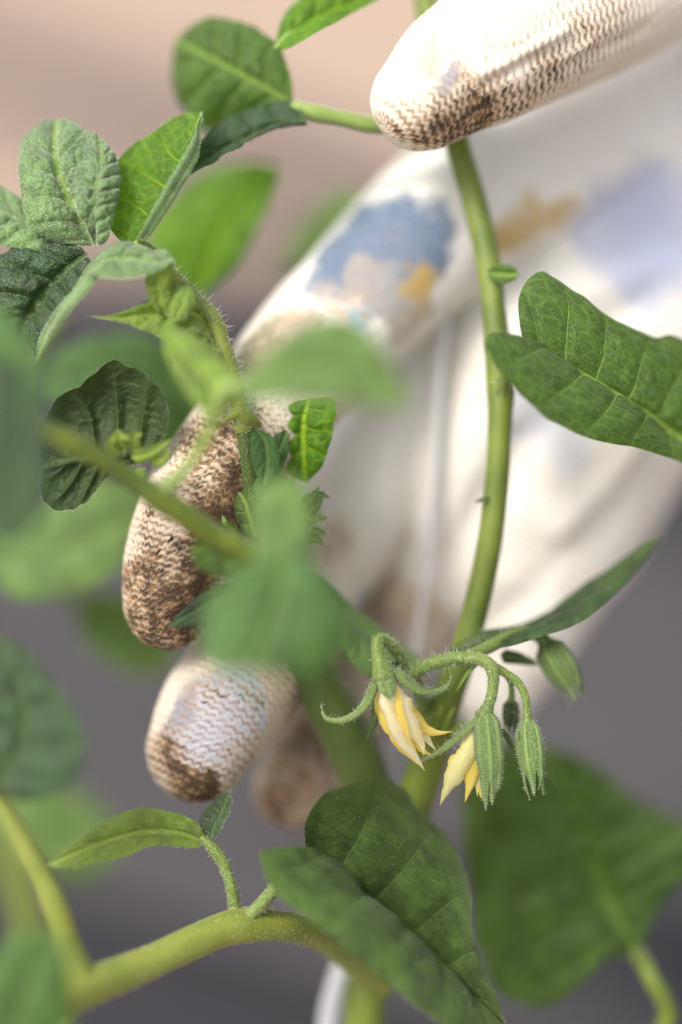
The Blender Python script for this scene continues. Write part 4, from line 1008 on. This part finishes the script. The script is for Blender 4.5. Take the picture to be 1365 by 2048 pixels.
at = gm.attributes.new('knit_mm', 'FLOAT_VECTOR', 'POINT'); at.data.foreach_set('vector', np.stack([along, around, cid[near] * 10.0], 1).astype(np.float32).ravel())
gm.polygons.foreach_set('use_smooth', np.full(len(gm.polygons), True))
gm.update()
m, nt, N, Lk = new_mat('glove_knit')
out = nd(nt, 'ShaderNodeOutputMaterial')
tc = nd(nt, 'ShaderNodeTexCoord')
kn = attr(nt, 'knit'); dt = attr(nt, 'dirt'); cl = attr(nt, 'cloth', 'Vector')
n1 = noise_n(nt, tc.outputs['Object'], 420, 5, 0.65)
n2 = noise_n(nt, tc.outputs['Object'], 2600, 3, 0.7)
gro = math_n(nt, 'SUBTRACT', 1.0, kn)
base_c = mixc(nt, math_n(nt, 'MULTIPLY', maprange(nt, gro, 0.45, 1.0), 0.55), cl, (0.42, 0.38, 0.33))
# soil fills the grooves first, then the ridges
lvl = math_n(nt, 'ADD', math_n(nt, 'MULTIPLY', gro, 0.75), math_n(nt, 'MULTIPLY', n1, 0.85))
lvl = math_n(nt, 'ADD', lvl, math_n(nt, 'MULTIPLY', n2, 0.5))
lvl = math_n(nt, 'ADD', lvl, math_n(nt, 'MULTIPLY', dt, 1.0))
dm = math_n(nt, 'MULTIPLY', maprange(nt, lvl, 1.35, 2.25), math_n(nt, 'MINIMUM', math_n(nt, 'MULTIPLY', dt, 1.7), 1.0))
dcol = mixc(nt, maprange(nt, math_n(nt, 'ADD', n1, math_n(nt, 'MULTIPLY', dt, 0.25)), 0.55, 0.9), (0.36, 0.22, 0.11), (0.075, 0.048, 0.03))
c_ = mixc(nt, math_n(nt, 'MULTIPLY', dt, 0.5), base_c, (0.56, 0.44, 0.32))
c_ = mixc(nt, dm, c_, dcol)
bp = nd(nt, 'ShaderNodeBump'); bp.inputs['Strength'].default_value = 0.8; bp.inputs['Distance'].default_value = 0.0003
Lk.new(math_n(nt, 'ADD', math_n(nt, 'MULTIPLY', kn, 1.0), math_n(nt, 'MULTIPLY', n2, 0.7)), bp.inputs['Height'])
b = nd(nt, 'ShaderNodeBsdfPrincipled'); Lk.new(c_, b.inputs['Base Color']); b.inputs['Roughness'].default_value = 0.9
b.inputs['Specular IOR Level'].default_value = 0.08
Lk.new(bp.outputs[0], b.inputs['Normal']); Lk.new(b.outputs[0], out.inputs[0])
gm.materials.clear(); gm.materials.append(m)
glove = bpy.data.objects.new('glove', gm)
COL.objects.link(glove); glove.parent = person
# lint on the cloth of the thumb and the first finger
sel = np.where(np.isin(cid[near], [0, 1, 2]) & (zz < FOCUS + 0.02))[0]
add_hairs(glove, co2[sel], nr[sel], 5000, 0.15, 0.5, rad=0.02, lean=0.9, name='lint')
vs, qs, _ = tube_geo([(2250, -385, 122), (2700, -680, 148), (3500, -1150, 190), (4500, -1700, 240)], [33, 37, 42, 48], 50, 32)
sl = make_mesh('sleeve', vs, qs, M['shirt'], person)
# crumbs of soil caught on the cloth
for x, y in [(1023, 218), (290, 1105), (305, 1150), (985, 240), (960, 215), (330, 1080), (880, 260)]:
    c = locate(x, y)
    if c is None: continue
    c = c / 1000
    n = 14
    a = rng.normal(size=(n, 3)); a /= np.linalg.norm(a, axis=1)[:, None]
    bmv = spline(np.vstack([c, c + [0.0005, 0, 0.0004], c + [0.0008, 0, 0.0011]]), 6)
    v_, q_, _ = tube_geo(bmv, [0.18, 0.3, 0.33, 0.3, 0.25, 0.12], 8, 8)
    make_mesh('soil_crumb', v_, q_, M['crumb'], glove)
